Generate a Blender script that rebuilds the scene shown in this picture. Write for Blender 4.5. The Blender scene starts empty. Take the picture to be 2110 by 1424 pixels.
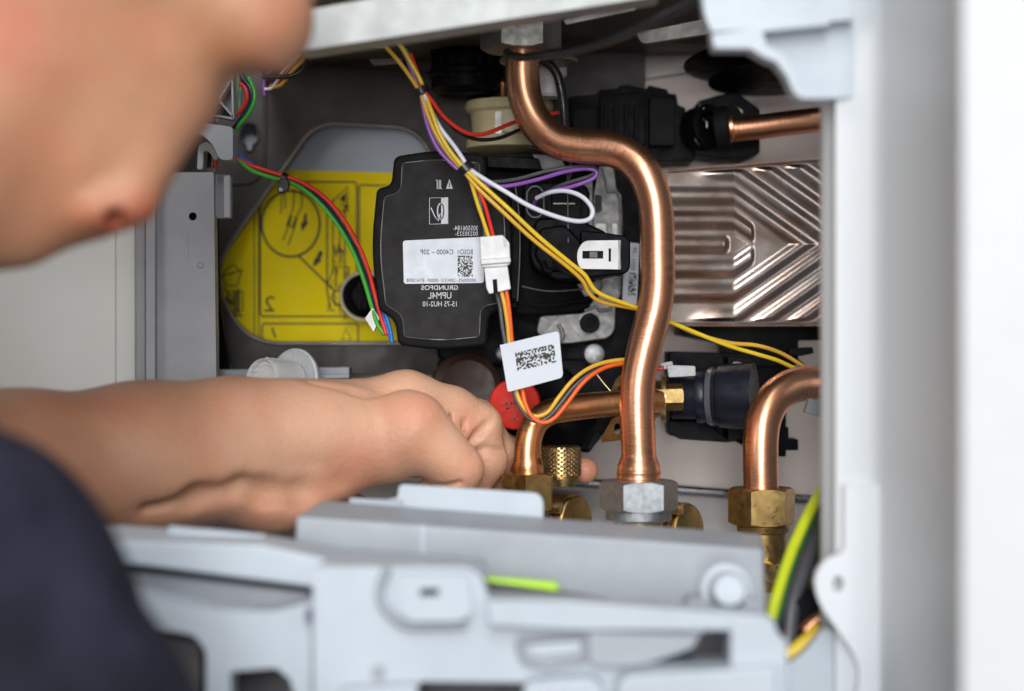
import bpy, bmesh, math, random
import numpy as np
from mathutils import Vector, Matrix
from mathutils.geometry import tessellate_polygon
random.seed(4)
scene = bpy.context.scene
C = scene.collection

# ------------------------------------------------------------------ camera, world, light
W, H = 2110.0, 1424.0
K = 0.3 / 1100.0                      # millimetres per photo pixel per millimetre of distance
def P(x, y, d):                       # photo pixel + real distance (mm) -> world point (m)
    return Vector(((x - 1055.0) * K * d, d, (712.0 - y) * K * d)) * 0.001
def px(n, d=1100): return n * K * d * 0.001
cam_d = bpy.data.cameras.new('camera'); cam = bpy.data.objects.new('camera', cam_d); C.objects.link(cam)
cam.location = (0, 0, 0); cam.rotation_euler = (math.radians(90), 0, 0)
cam_d.sensor_width = 36.0; cam_d.lens = 36.0 / (W * K) ; cam_d.clip_start = 0.02; cam_d.clip_end = 50
cam_d.dof.use_dof = True; cam_d.dof.focus_distance = 1.100; cam_d.dof.aperture_fstop = 3.1
scene.camera = cam
world = bpy.data.worlds.new('World'); scene.world = world; world.use_nodes = True
bg = world.node_tree.nodes['Background']; bg.inputs[0].default_value = (0.80, 0.88, 1.0, 1); bg.inputs[1].default_value = 0.12
def area(name, loc, target, sx, sy, power, col):
    l = bpy.data.lights.new(name, 'AREA'); l.shape = 'RECTANGLE'; l.size = sx; l.size_y = sy
    l.energy = power; l.color = col
    o = bpy.data.objects.new(name, l); C.objects.link(o); o.location = loc
    o.rotation_euler = (Vector(target) - Vector(loc)).to_track_quat('-Z', 'Y').to_euler()
    return o
area('window_light', (-0.10, -2.2, 0.80), (0.02, 1.1, -0.02), 0.72, 2.4, 120.0, (0.97, 0.985, 1.0))
area('left_fill', (-1.5, -0.3, 0.5), (0.0, 1.1, 0.0), 0.8, 1.2, 12.0, (1.0, 0.90, 0.80))  # warm fill added from the left, no lamp known there
area('overhead_fill', (0.15, -0.55, 1.6), (0.05, 1.1, 0.0), 1.1, 0.6, 20.0, (0.97, 0.98, 1.0))  # overhead light added so the metal ridges gleam on their upper slopes
area('side_fill', (1.5, -0.6, 0.3), (0.1, 1.1, 0.0), 0.6, 1.4, 9.0, (0.95, 0.97, 1.0))  # fill added at the right for a second gloss on the copper
scene.view_settings.view_transform = 'Standard'; scene.view_settings.look = 'None'
scene.view_settings.exposure = -0.08; scene.view_settings.gamma = 1.0
scene.render.engine = 'CYCLES'

# ------------------------------------------------------------------ materials
MATS = {}
def mat(name, col, rough=0.5, metal=0.0, var=0.12, vs=60.0, bump=0.0, bs=900.0, col2=None, thr=None, spec=0.5, coat=0.0, sss=0.0, rvar=0.1, uv=False, trans=0.0):
    m = bpy.data.materials.new(name); m.use_nodes = True
    nt = m.node_tree; N = nt.nodes; L = nt.links
    b = N['Principled BSDF']
    b.inputs['Metallic'].default_value = metal; b.inputs['Roughness'].default_value = rough
    b.inputs['Specular IOR Level'].default_value = spec
    b.inputs['Coat Weight'].default_value = coat
    b.inputs['Transmission Weight'].default_value = trans
    tc = N.new('ShaderNodeTexCoord'); out = tc.outputs['UV'] if uv else tc.outputs['Object']
    n = N.new('ShaderNodeTexNoise'); n.inputs['Scale'].default_value = vs; n.inputs['Detail'].default_value = 6
    L.new(out, n.inputs['Vector'])
    r = N.new('ShaderNodeValToRGB'); L.new(n.outputs['Fac'], r.inputs[0])
    c = np.array(col); a = c * (1 - var); z = np.minimum(c * (1 + var), 1)
    if col2 is not None: a = np.array(col2)
    lo, hi = thr or (0.35, 0.65)
    r.color_ramp.elements[0].position = lo; r.color_ramp.elements[0].color = (*a, 1)
    r.color_ramp.elements[1].position = hi; r.color_ramp.elements[1].color = (*z, 1)
    L.new(r.outputs[0], b.inputs['Base Color'])
    if rvar:
        mr = N.new('ShaderNodeMapRange'); n2 = N.new('ShaderNodeTexNoise'); n2.inputs['Scale'].default_value = vs * 2.3; n2.inputs['Detail'].default_value = 5
        L.new(out, n2.inputs['Vector']); L.new(n2.outputs['Fac'], mr.inputs[0])
        mr.inputs[1].default_value = 0.3; mr.inputs[2].default_value = 0.7
        mr.inputs[3].default_value = max(0.03, rough - rvar); mr.inputs[4].default_value = min(1, rough + rvar)
        L.new(mr.outputs[0], b.inputs['Roughness'])
    if bump:
        nb = N.new('ShaderNodeTexNoise'); nb.inputs['Scale'].default_value = bs; nb.inputs['Detail'].default_value = 3
        L.new(out, nb.inputs['Vector'])
        bp = N.new('ShaderNodeBump'); bp.inputs['Strength'].default_value = bump; bp.inputs['Distance'].default_value = 0.0004
        L.new(nb.outputs['Fac'], bp.inputs['Height']); L.new(bp.outputs[0], b.inputs['Normal'])
    if sss:
        b.inputs['Subsurface Weight'].default_value = sss
        b.inputs['Subsurface Radius'].default_value = (1.0, 0.35, 0.2); b.inputs['Subsurface Scale'].default_value = 0.006
    MATS[name] = m
    return m
def copper(name, base, dark, oxide=0.52, rough=0.24):
    m = bpy.data.materials.new(name); m.use_nodes = True; nt = m.node_tree; N = nt.nodes; L = nt.links
    b = N['Principled BSDF']; b.inputs['Metallic'].default_value = 1.0
    tc = N.new('ShaderNodeTexCoord')
    def noise(sx, sy, sc, det=5, ro=0.55):
        mp = N.new('ShaderNodeMapping'); mp.inputs['Scale'].default_value = (sx, sy, 1); L.new(tc.outputs['UV'], mp.inputs[0])
        n = N.new('ShaderNodeTexNoise'); n.inputs['Scale'].default_value = sc; n.inputs['Detail'].default_value = det; n.inputs['Roughness'].default_value = ro
        L.new(mp.outputs[0], n.inputs['Vector']); return n.outputs['Fac']
    def ramp(f, stops):
        r = N.new('ShaderNodeValToRGB'); L.new(f, r.inputs[0]); e = r.color_ramp.elements
        e[0].position = stops[0][0]; e[0].color = (*stops[0][1], 1); e[1].position = stops[1][0]; e[1].color = (*stops[1][1], 1)
        for p, c in stops[2:]:
            k = e.new(p); k.color = (*c, 1)
        return r.outputs[0]
    def mix(mode, f, a, c):
        x = N.new('ShaderNodeMix'); x.data_type = 'RGBA'; x.blend_type = mode
        if isinstance(f, float): x.inputs[0].default_value = f
        else: L.new(f, x.inputs[0])
        L.new(a, x.inputs[6]); L.new(c, x.inputs[7]); return x.outputs[2]
    big = noise(0.03, 0.08, 1.0, 4)                     # slow tone drift
    c1 = ramp(big, [(0.3, tuple(np.array(base) * 0.80)), (0.7, tuple(base))])
    streak = noise(0.025, 1.3, 1.0, 6, 0.65)                # drawn-tube streaks along the length
    c2 = ramp(streak, [(0.36, (0.82, 0.74, 0.68)), (0.56, (1, 1, 1))])
    spots = noise(0.5, 0.45, 1.0, 9, 0.72)
    c3 = ramp(spots, [(oxide - 0.07, (0.26, 0.15, 0.10)), (oxide + 0.005, (1, 1, 1))])
    rings = noise(1.6, 0.10, 1.0, 3)
    c4 = ramp(rings, [(0.36, (0.50, 0.36, 0.30)), (0.50, (1, 1, 1))])
    wmask = ramp(noise(0.018, 0.05, 1.0, 2), [(0.42, (0, 0, 0)), (0.56, (0.65, 0.65, 0.65))])
    col = mix('MULTIPLY', 0.85, c1, c2); col = mix('MULTIPLY', 1.0, col, c3); col = mix('MULTIPLY', wmask, col, c4)
    L.new(col, b.inputs['Base Color'])
    mr = N.new('ShaderNodeMapRange'); L.new(spots, mr.inputs[0]); mr.inputs[1].default_value = 0.3; mr.inputs[2].default_value = 0.7
    mr.inputs[3].default_value = rough + 0.08; mr.inputs[4].default_value = rough - 0.04; L.new(mr.outputs[0], b.inputs['Roughness'])
    ad = N.new('ShaderNodeMath'); ad.operation = 'ADD'; L.new(streak, ad.inputs[0]); L.new(rings, ad.inputs[1])
    bp = N.new('ShaderNodeBump'); bp.inputs['Strength'].default_value = 0.05; bp.inputs['Distance'].default_value = 0.0003
    L.new(ad.outputs[0], bp.inputs['Height']); L.new(bp.outputs[0], b.inputs['Normal'])
    return m
COPPER = copper('copper', (0.98, 0.50, 0.30), None, 0.38, 0.31)
COPPER_O = copper('copper_amber', (0.97, 0.50, 0.23), None, 0.38, 0.31)
BRASS = mat('brass', (0.46, 0.31, 0.115), 0.36, 1.0, 0.2, 120, 0.25, 2500)
BRASS_L = mat('brass_light', (0.58, 0.44, 0.22), 0.32, 1.0, 0.15, 150, 0.2, 2500)
STEEL = mat('zinc_steel', (0.40, 0.42, 0.44), 0.48, 1.0, 0.14, 260, 0.5, 3000)
STEEL_D = mat('dull_steel', (0.30, 0.29, 0.27), 0.5, 1.0, 0.25, 60, 0.3, 1500)
ALU = mat('cast_aluminium', (0.22, 0.215, 0.21), 0.5, 0.9, 0.18, 140, 0.4, 1800)
TRAY = mat('tray_steel', (0.62, 0.60, 0.575), 0.42, 0.25, 0.15, 14, 0.1, 800)
PLATEM = mat('exchanger_steel', (0.47, 0.40, 0.36), 0.25, 1.0, 0.05, 30, 0.02, 700, col2=(0.44, 0.32, 0.26), thr=(0.38, 0.60), rvar=0.04)
BLACK = mat('black_plastic', (0.004, 0.004, 0.0055), 0.45, 0, 0.3, 60, 0.3, 1800, spec=0.06)
BLACKM = mat('black_matt_plastic', (0.009, 0.0085, 0.0085), 0.6, 0, 0.15, 40, 0.5, 2600, spec=0.12)
BLUEBL = mat('blue_black_plastic', (0.010, 0.012, 0.020), 0.32, 0, 0.2, 60, spec=0.25)
PLATEBR = mat('grey_coated_plate', (0.060, 0.050, 0.046), 0.6, 0.0, 0.12, 30, 0.2, 1200)
CEIL = mat('sooty_metal', (0.10, 0.088, 0.078), 0.5, 0.4, 0.35, 12, 0.2, 500)
BACK = mat('beige_panel', (0.68, 0.575, 0.52), 0.5, 0.1, 0.10, 9, 0.1, 500)
PALE = mat('pale_blue_panel', (0.42, 0.47, 0.53), 0.6, 0, 0.05, 20)
YEL = mat('yellow_sticker', (0.95, 0.73, 0.002), 0.6, 0, 0.04, 20, spec=0.15)
INK = mat('black_ink', (0.035, 0.03, 0.02), 0.6, 0, 0)
INKG = mat('grey_ink', (0.035, 0.03, 0.008), 0.6, 0, 0)
GREYP = mat('grey_plastic', (0.29, 0.30, 0.325), 0.5, 0, 0.05, 40, 0.25, 2000)
GREYB = mat('bluish_grey_plastic', (0.43, 0.475, 0.52), 0.45, 0, 0.04, 30, 0.2, 1800)
GREYM = mat('mid_grey_plastic', (0.32, 0.345, 0.375), 0.5, 0, 0.04, 30, 0.2, 1800)
WHITEP = mat('white_enamel', (0.62, 0.65, 0.675), 0.4, 0, 0.008, 8, rvar=0)
OFFW = mat('off_white_wall', (0.62, 0.64, 0.62), 0.6, 0, 0.03, 8)
CHAN = mat('light_grey_channel', (0.35, 0.36, 0.345), 0.45, 0.1, 0.07, 30, 0.3, 1500)
WHITE = mat('white_nylon', (0.64, 0.635, 0.63), 0.4, 0, 0.04, 60)
PAPER = mat('white_label_paper', (0.60, 0.635, 0.69), 0.45, 0, 0.02, 60)
PRINTW = mat('white_print', (0.60, 0.62, 0.64), 0.6, 0, 0.0)
CREAM = mat('cream_plastic', (0.55, 0.47, 0.27), 0.45, 0, 0.15, 40)
RED = mat('red_plastic', (0.70, 0.03, 0.015), 0.5, 0, 0.12, 60, 0.3, 1500, spec=0.2)
REDD = mat('dark_red_relief', (0.34, 0.02, 0.015), 0.5, 0, 0.1, 60)
LIME = mat('lime_green_plastic', (0.46, 0.80, 0.03), 0.4, 0, 0.05, 40)
CLEAR = mat('clear_plastic', (0.62, 0.63, 0.63), 0.25, 0, 0.05, 80, trans=0.45)
NAVY = mat('navy_cotton', (0.012, 0.012, 0.022), 0.9, 0, 0.55, 22, 0.6, 2500, spec=0.2)
HAIR = mat('brown_hair', (0.05, 0.03, 0.02), 0.6, 0, 0.3, 200)
def wmat(n, c): return mat('wire_' + n, c, 0.34, 0, 0.06, 80, 0.25, 700)
WIRE = dict(yellow=wmat('yellow', (0.82, 0.56, 0.03)), red=wmat('red', (0.75, 0.035, 0.02)), purple=wmat('purple', (0.27, 0.09, 0.42)),
            white=wmat('white', (0.76, 0.76, 0.86)), black=wmat('black', (0.012, 0.012, 0.014)), green=wmat('green', (0.06, 0.42, 0.035)),
            blue=wmat('blue', (0.01, 0.16, 0.52)), navy=wmat('navy', (0.01, 0.02, 0.07)), orange=wmat('orange', (0.85, 0.13, 0.02)),
            gold=wmat('gold', (0.74, 0.42, 0.04)), lemon=wmat('lemon', (0.84, 0.68, 0.02)), grey=wmat('grey', (0.08, 0.08, 0.09)),
            earth=wmat('earth', (0.55, 0.62, 0.02)), dgreen=wmat('dark_green', (0.01, 0.10, 0.03)), palegreen=wmat('pale_green', (0.22, 0.38, 0.24)))
def skin_mat():
    m = mat('skin', (0.63, 0.36, 0.232), 0.48, 0, 0.07, 22, 0.0, sss=0.22, spec=0.4, rvar=0.06)
    nt = m.node_tree; N = nt.nodes; L = nt.links; b = N['Principled BSDF']
    tc = N.new('ShaderNodeTexCoord')
    n = N.new('ShaderNodeTexNoise'); n.inputs['Scale'].default_value = 26; n.inputs['Detail'].default_value = 4; L.new(tc.outputs['Object'], n.inputs['Vector'])
    r = N.new('ShaderNodeValToRGB'); L.new(n.outputs['Fac'], r.inputs[0])
    r.color_ramp.elements[0].position = 0.42; r.color_ramp.elements[0].color = (1, 1, 1, 1)
    r.color_ramp.elements[1].position = 0.66; r.color_ramp.elements[1].color = (1.0, 0.86, 0.84, 1)
    mx = N.new('ShaderNodeMix'); mx.data_type = 'RGBA'; mx.blend_type = 'MULTIPLY'; mx.inputs[0].default_value = 1.0
    src = b.inputs['Base Color'].links[0].from_socket
    L.new(src, mx.inputs[6]); L.new(r.outputs[0], mx.inputs[7]); 
    at = N.new('ShaderNodeVertexColor'); at.layer_name = 'skin_tone_shade'
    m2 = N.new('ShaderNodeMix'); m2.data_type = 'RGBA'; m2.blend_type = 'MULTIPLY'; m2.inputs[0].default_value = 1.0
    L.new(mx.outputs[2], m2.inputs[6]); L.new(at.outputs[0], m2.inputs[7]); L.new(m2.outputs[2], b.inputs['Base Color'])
    v = N.new('ShaderNodeTexVoronoi'); v.inputs['Scale'].default_value = 850; L.new(tc.outputs['Object'], v.inputs['Vector'])
    n3 = N.new('ShaderNodeTexNoise'); n3.inputs['Scale'].default_value = 260; n3.inputs['Detail'].default_value = 5; L.new(tc.outputs['Object'], n3.inputs['Vector'])
    ad = N.new('ShaderNodeMath'); ad.operation = 'MULTIPLY_ADD'; ad.inputs[1].default_value = 2.0
    L.new(n3.outputs['Fac'], ad.inputs[0]); L.new(v.outputs['Distance'], ad.inputs[2])
    bp = N.new('ShaderNodeBump'); bp.inputs['Strength'].default_value = 0.38; bp.inputs['Distance'].default_value = 0.0006
    L.new(ad.outputs[0], bp.inputs['Height']); L.new(bp.outputs[0], b.inputs['Normal'])
    return m
SKIN = skin_mat()

# ------------------------------------------------------------------ object helpers
WL = {}                                            # world location of every object
def thing(name, label, cat, loc, group=None):
    o = bpy.data.objects.new(name, None); C.objects.link(o); o.empty_display_size = 0.01
    o.location = loc; WL[o.name] = Vector(loc); o['label'] = label; o['category'] = cat
    if group: o['group'] = group
    return o
def tag(o, label, cat, group=None):
    o['label'] = label; o['category'] = cat
    if group: o['group'] = group
    return o
def link(name, me, m, parent=None, label=None, smooth=None, bevel=0.0, seg=2):
    n = len(me.vertices); co = np.empty(n * 3); me.vertices.foreach_get('co', co); co = co.reshape(-1, 3)
    c = (co.min(0) + co.max(0)) / 2; co -= c; me.vertices.foreach_set('co', co.ravel())
    me.materials.clear(); me.materials.append(m)
    if smooth is not None:
        me.polygons.foreach_set('use_smooth', [True] * len(me.polygons))
        if smooth < 180: me.set_sharp_from_angle(angle=math.radians(smooth))
    me.update()
    o = bpy.data.objects.new(name, me); C.objects.link(o)
    c = Vector(c); WL[o.name] = c
    if parent is not None:
        o.parent = parent; o.location = c - WL[parent.name]
    else: o.location = c
    if label: o['label'] = label
    if bevel:
        b = o.modifiers.new('bevel', 'BEVEL'); b.width = bevel; b.segments = seg; b.limit_method = 'ANGLE'; b.angle_limit = math.radians(35)
        b.harden_normals = True; me.polygons.foreach_set('use_smooth', [True] * len(me.polygons))
    return o
def mesh(verts, faces, uvs=None):
    me = bpy.data.meshes.new('m'); me.from_pydata([tuple(v) for v in verts], [], faces)
    if uvs is not None:
        l = me.uv_layers.new(name='UVMap'); l.data.foreach_set('uv', np.array(uvs, dtype=float).ravel())
    me.update(); return me
def fixn(me):
    bm = bmesh.new(); bm.from_mesh(me); bmesh.ops.recalc_face_normals(bm, faces=bm.faces); bm.to_mesh(me); bm.free(); return me
def rnd(pts, r, n=5):                              # round the corners of a pixel polygon; r may be a list
    out = []; k = len(pts)
    for i, p in enumerate(pts):
        p = Vector(p[:2]); a = Vector(pts[i - 1][:2]); b = Vector(pts[(i + 1) % k][:2]); rr = r[i] if isinstance(r, (list, tuple)) else r
        u = (a - p); v = (b - p); t = min(rr, u.length * 0.48, v.length * 0.48)
        if t < 0.5: out.append((p.x, p.y)); continue
        s = p + u.normalized() * t; e = p + v.normalized() * t
        for j in range(n + 1):
            w = j / n; q = s * (1 - w) ** 2 + p * 2 * w * (1 - w) + e * w * w; out.append((q.x, q.y))
    return out
def circ(x, y, r, n=24, ry=None): return [(x + r * math.cos(2 * math.pi * i / n), y + (ry or r) * math.sin(2 * math.pi * i / n)) for i in range(n)]
def dd(d, x, y): return d(x, y) if callable(d) else d
def plane(d0, x0, y0, gx, gy): return lambda x, y: d0 + gx * (x - x0) + gy * (y - y0)
def prism(name, pts, d, th, m, parent=None, holes=None, bevel=0.0, direc=None, label=None, seg=2, taper=None):
    """outline at distance d, extruded th mm backwards (or along direc, in mm)"""
    loops = [pts] + (holes or []); V = []; F = []
    off = Vector(direc) * 0.001 if direc else Vector((0, th * 0.001, 0))
    L3 = [[P(x, y, dd(d, x, y)) for x, y in l] for l in loops]
    flat = [v for l in L3 for v in l]; n = len(flat)
    V = flat + [v + off for v in flat]
    if taper:
        c = sum(L3[0], Vector()) / len(L3[0]) + off
        V = flat + [c + (v + off - c) * taper for v in flat]
    if holes:
        for t in tessellate_polygon([[(v.x, v.z, 0) for v in l] for l in L3]): F.append(tuple(t)); F.append(tuple(i + n for i in reversed(t)))
    else:
        F.append(tuple(range(n))); F.append(tuple(reversed(range(n, 2 * n))))
    s = 0
    for l in L3:
        k = len(l)
        for i in range(k): a = s + i; b = s + (i + 1) % k; F.append((a, b, b + n, a + n))
        s += k
    me = fixn(mesh(V, F))
    if holes: bevel = 0
    return link(name, me, m, parent, label, 30, bevel * 0.001, seg)
def box8(name, front, df, back, db, m, parent=None, bevel=1.0, label=None):
    """front and back outlines of the same length in pixels at their own distances"""
    n = len(front); V = [P(x, y, dd(df, x, y)) for x, y in front] + [P(x, y, dd(db, x, y)) for x, y in back]
    F = [tuple(range(n)), tuple(reversed(range(n, 2 * n)))] + [(i, (i + 1) % n, (i + 1) % n + n, i + n) for i in range(n)]
    return link(name, fixn(mesh(V, F)), m, parent, label, 30, bevel * 0.001)
def catmull(pts, n=8):
    out = []; k = len(pts)
    for i in range(k - 1):
        p0 = pts[max(i - 1, 0)]; p1 = pts[i]; p2 = pts[i + 1]; p3 = pts[min(i + 2, k - 1)]
        for j in range(n):
            t = j / n
            out.append(0.5 * ((2 * p1) + (p2 - p0) * t + (2 * p0 - 5 * p1 + 4 * p2 - p3) * t * t + (3 * p1 - p0 - 3 * p2 + p3) * t ** 3))
    out.append(pts[-1]); return out
def sweep(path, rad, nr=16, cap=True):
    """round tube along points, with UV in mm"""
    n = len(path); R = rad if isinstance(rad, (list, tuple)) else [rad] * n
    T = [(path[min(i + 1, n - 1)] - path[max(i - 1, 0)]).normalized() for i in range(n)]
    up = Vector((0, 1, 0)) if abs(T[0].y) < 0.9 else Vector((0, 0, 1))
    N = (up - T[0] * up.dot(T[0])).normalized(); V = []; F = []; UV = []; s = 0; S = []
    for i in range(n):
        if i: s += (path[i] - path[i - 1]).length
        S.append(s); N = (N - T[i] * N.dot(T[i])).normalized(); B = T[i].cross(N)
        for j in range(nr):
            a = 2 * math.pi * j / nr; V.append(path[i] + (N * math.cos(a) + B * math.sin(a)) * R[i])
    for i in range(n - 1):
        for j in range(nr):
            k = (j + 1) % nr
            F.append((i * nr + j, i * nr + k, (i + 1) * nr + k, (i + 1) * nr + j))
            w = 2 * math.pi * R[0] * 1000
            u0, u1 = S[i] * 1000, S[i + 1] * 1000; v0, v1 = w * j / nr, w * (j + 1) / nr
            UV += [(u0, v0), (u0, v1), (u1, v1), (u1, v0)]
    if cap:
        F.append(tuple(reversed(range(nr)))); UV += [(0, 0)] * nr
        F.append(tuple(range((n - 1) * nr, n * nr))); UV += [(0, 0)] * nr
    return mesh(V, F, UV)
def tube(name, pts, r_mm, m, parent=None, label=None, nr=16, n=8, d=1080, smooth=60):
    P3 = [P(p[0], p[1], p[2] if len(p) > 2 else d) for p in pts]
    return link(name, sweep(catmull(P3, n), r_mm * 0.001, nr), m, parent, label, smooth)
def lathe(name, A, axis, prof, m, parent=None, nr=40, label=None, smooth=35, squash=None):
    """profile [(t mm along axis, r mm)] turned about an axis from world point A"""
    ax = Vector(axis).normalized(); up = Vector((0, 0, 1)) if abs(ax.z) < 0.9 else Vector((0, 1, 0))
    N = (up - ax * up.dot(ax)).normalized(); B = ax.cross(N); V = []; F = []
    for t, r in prof:
        for j in range(nr):
            a = 2 * math.pi * j / nr; V.append(A + ax * t * 0.001 + (N * math.cos(a) + B * math.sin(a)) * max(r, 0.001) * 0.001)
    k = len(prof)
    for i in range(k - 1):
        for j in range(nr): q = (j + 1) % nr; F.append((i * nr + j, i * nr + q, (i + 1) * nr + q, (i + 1) * nr + j))
    F.append(tuple(range(nr))); F.append(tuple(range((k - 1) * nr, k * nr)))
    UV = None
    me = fixn(mesh(V, F)); me.uv_layers.new(name='UVMap')
    return link(name, me, m, parent, label, smooth)
def hexnut(name, A, axis, Rc, h, m, parent=None, rot=0.0, label=None, bore=0.0):
    """hexagon nut with chamfered corners; Rc = corner radius (mm), h = height (mm)"""
    ax = Vector(axis).normalized(); up = Vector((0, 1, 0)); N = (up - ax * up.dot(ax)).normalized(); B = ax.cross(N)
    nr = 60; V = []; F = []; rin = Rc * 0.885
    def ring(rf, zf):
        for j in range(nr):
            a = 2 * math.pi * j / nr; hr = Rc * math.cos(math.pi / 6) / math.cos(((a % (math.pi / 3)) - math.pi / 6))
            V.append(A + ax * zf(hr) * 0.001 + (N * math.cos(a + rot) + B * math.sin(a + rot)) * rf(hr) * 0.001)
    ring(lambda q: bore or 0.01, lambda q: 0); ring(lambda q: rin, lambda q: 0); ring(lambda q: q, lambda q: max(0, q - rin) * 0.6)
    ring(lambda q: q, lambda q: h - max(0, q - rin) * 0.6); ring(lambda q: rin, lambda q: h); ring(lambda q: bore or 0.01, lambda q: h)
    for i in range(5):
        for j in range(nr): q = (j + 1) % nr; F.append((i * nr + j, i * nr + q, (i + 1) * nr + q, (i + 1) * nr + j))
    me = fixn(mesh(V, F))
    return link(name, me, m, parent, label, 18, 0.0004, 2)
def ribbon(name, pts, w, d, m, parent=None, closed=False, off=0.0, label=None):
    """thin printed line of width w px on the surface at distance d"""
    pts = [Vector(p) for p in pts]; n = len(pts); V = []; F = []
    for i in range(n):
        a = pts[i - 1] if (i or closed) else pts[i]; b = pts[(i + 1) % n] if (i < n - 1 or closed) else pts[i]
        t = (b - a).normalized(); q = Vector((-t.y, t.x)) * w / 2
        for s in (1, -1):
            p = pts[i] + q * s; V.append(P(p.x, p.y, dd(d, p.x, p.y) - 0.25))
    for i in range(n if closed else n - 1): a = 2 * i; b = 2 * ((i + 1) % n); F.append((a, a + 1, b + 1, b))
    return mesh(V, F)
def joinm(ms):
    V = []; F = []; k = 0
    for me in ms:
        V += [v.co.copy() for v in me.vertices]; F += [tuple(i + k for i in p.vertices) for p in me.polygons]; k += len(me.vertices)
    return mesh(V, F)
def text_mesh(s, fmap, bold=0.0):
    cu = bpy.data.curves.new('t', 'FONT'); cu.body = s; cu.size = 1; cu.offset = bold; cu.resolution_u = 3
    o = bpy.data.objects.new('t', cu); C.objects.link(o); dg = bpy.context.evaluated_depsgraph_get()
    me = bpy.data.meshes.new_from_object(o.evaluated_get(dg)); bpy.data.objects.remove(o)
    co = np.array([v.co[:] for v in me.vertices]); lo = co.min(0); hi = co.max(0)
    for v in me.vertices:
        u = (v.co.x - lo[0]) / (hi[0] - lo[0]); w = (v.co.y - lo[1]) / max(hi[1] - lo[1], 1e-6); v.co = fmap(u, w)
    return me
def lettering(s, x0, x1, y0, y1, d, m, parent, mirror=True, bold=0.0, skew=0.0):
    """the photograph is a mirror image: its writing runs from right to left"""
    def f(u, w):
        x = x1 + (x0 - x1) * u if mirror else x0 + (x1 - x0) * u
        y = y1 + (y0 - y1) * w + skew * (x - x0); return P(x, y, dd(d, x, y) - 0.3)
    return link('lettering', text_mesh(s, f, bold), m, parent)
def code_patch(quad, nu, nv, d, m, parent, seed=1, dens=0.5):
    """small speckled matrix mark printed on a label"""
    rg = random.Random(seed); V = []; F = []; q = [Vector(p) for p in quad]
    def at(u, v):
        p = q[0] * (1 - u) * (1 - v) + q[1] * u * (1 - v) + q[2] * u * v + q[3] * (1 - u) * v; return P(p.x, p.y, dd(d, p.x, p.y) - 0.3)
    for i in range(nu):
        for j in range(nv):
            if rg.random() < dens or i == 0 and j % 2 == 0 or j == 0 and i % 2 == 0:
                k = len(V); V += [at(i / nu, j / nv), at((i + 1) / nu, j / nv), at((i + 1) / nu, (j + 1) / nv), at(i / nu, (j + 1) / nv)]; F.append((k, k + 1, k + 2, k + 3))
    return link('printed_speckle', mesh(V, F), m, parent)
def screw(parent, x, y, r, d, m=None, name='screw'):
    m = m or STEEL; A = P(x, y, d); s = K * d
    b = lathe(name, A, (0.08, -1, 0.05), [(-8, r * s), (-1.2, r * s), (0.4, r * s * 0.93), (1.5, r * s * 0.6), (1.9, 0.01)], m, parent, 28)
    v = [prism('screw_slot', [(x - 1.5, y - r * .5), (x + 1.5, y - r * .5), (x + 1.5, y + r * .5), (x - 1.5, y + r * .5)], d - 2.1, 1.2, STEEL_D, b),
         prism('screw_slot', [(x - r * .5, y - 1.5), (x + r * .5, y - 1.5), (x + r * .5, y + 1.5), (x - r * .5, y + 1.5)], d - 2.13, 1.2, STEEL_D, b)]
    return b
# ================================================================== SETTING
def struct(o): o['kind'] = 'structure'; return o
struct(box8('back_panel', [(300, -300), (2300, -300), (2300, 1150), (300, 1150)], 1264, [(300, -300), (2300, -300), (2300, 1150), (300, 1150)], 1268, BACK, None, 0))
# underside of the combustion chamber: a sloping dark sheet with pressed pads
def ceil_d(x, y): return 1000
o = struct(box8('chamber_underside', [(540, 20), (1760, -210), (1760, -240), (540, -10)], 955, [(540, 168), (1760, 118), (1760, 88), (540, 138)], 1330, CEIL, None, 0))
# room wall strip seen past the casing on the left
struct(box8('wall', [(-900, -400), (238, -400), (238, 1500), (-900, 1500)], 1160, [(-900, -400), (238, -400), (238, 1500), (-900, 1500)], 1180, OFFW, None, 0))
t = thing('casing_strip', 'narrow off-white vertical strip along the wall left of the grey bracket', 'trim', P(260, 800, 1150))
prism('strip', [(238, -300), (280, -300), (280, 1500), (238, 1500)], 1152, 40, OFFW, t, bevel=1.5)
# metal tray under the pipe fittings
o = struct(box8('tray_floor', [(700, 1290), (1780, 1330), (1780, 1335), (700, 1300)], 1000, [(700, 985), (1780, 1045), (1780, 1052), (700, 992)], 1225, TRAY, None, 0))
t = thing('tray_rim', 'dark rolled rim along the back edge of the metal tray behind the nuts', 'rim', P(1400, 1010, 1226))
tube('rim_bar', [(700, 964, 1228), (1200, 995, 1228), (1780, 1038, 1228)], 3.2, mat('rim_steel', (0.16, 0.16, 0.17), 0.3, 0.9), t)

# ================================================================== LEFT REAR PLATE AND INSTRUCTION SHEET
t = thing('mounting_plate', 'dark grey-brown metal plate with a big rounded cut-out over the yellow sheet', 'metal plate', P(800, 760, 1240))
cut = rnd([(652, 253), (858, 264), (905, 350), (905, 708), (505, 708), (432, 560)], [45, 60, 20, 20, 75, 140], 12)
slot = rnd([(497, 252), (530, 252), (534, 290), (522, 300), (521, 312), (508, 312), (506, 300), (492, 290)], [18, 18, 10, 4, 7, 7, 4, 10], 5)
prism('plate', rnd([(446, 60), (1330, 60), (1330, 770), (505, 770), (480, 762), (446, 700)], 10), 1238, 3, PLATEBR, t, holes=[cut, slot])
def closed(pts): return pts + [pts[0]]
link('cutout_rim', sweep([P(x, y, 1237.5) for x, y in closed(cut)], 0.0016, 8, False), mat('rim_grey', (0.21, 0.19, 0.18), 0.4, 0.5), t, None, 60)
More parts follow.
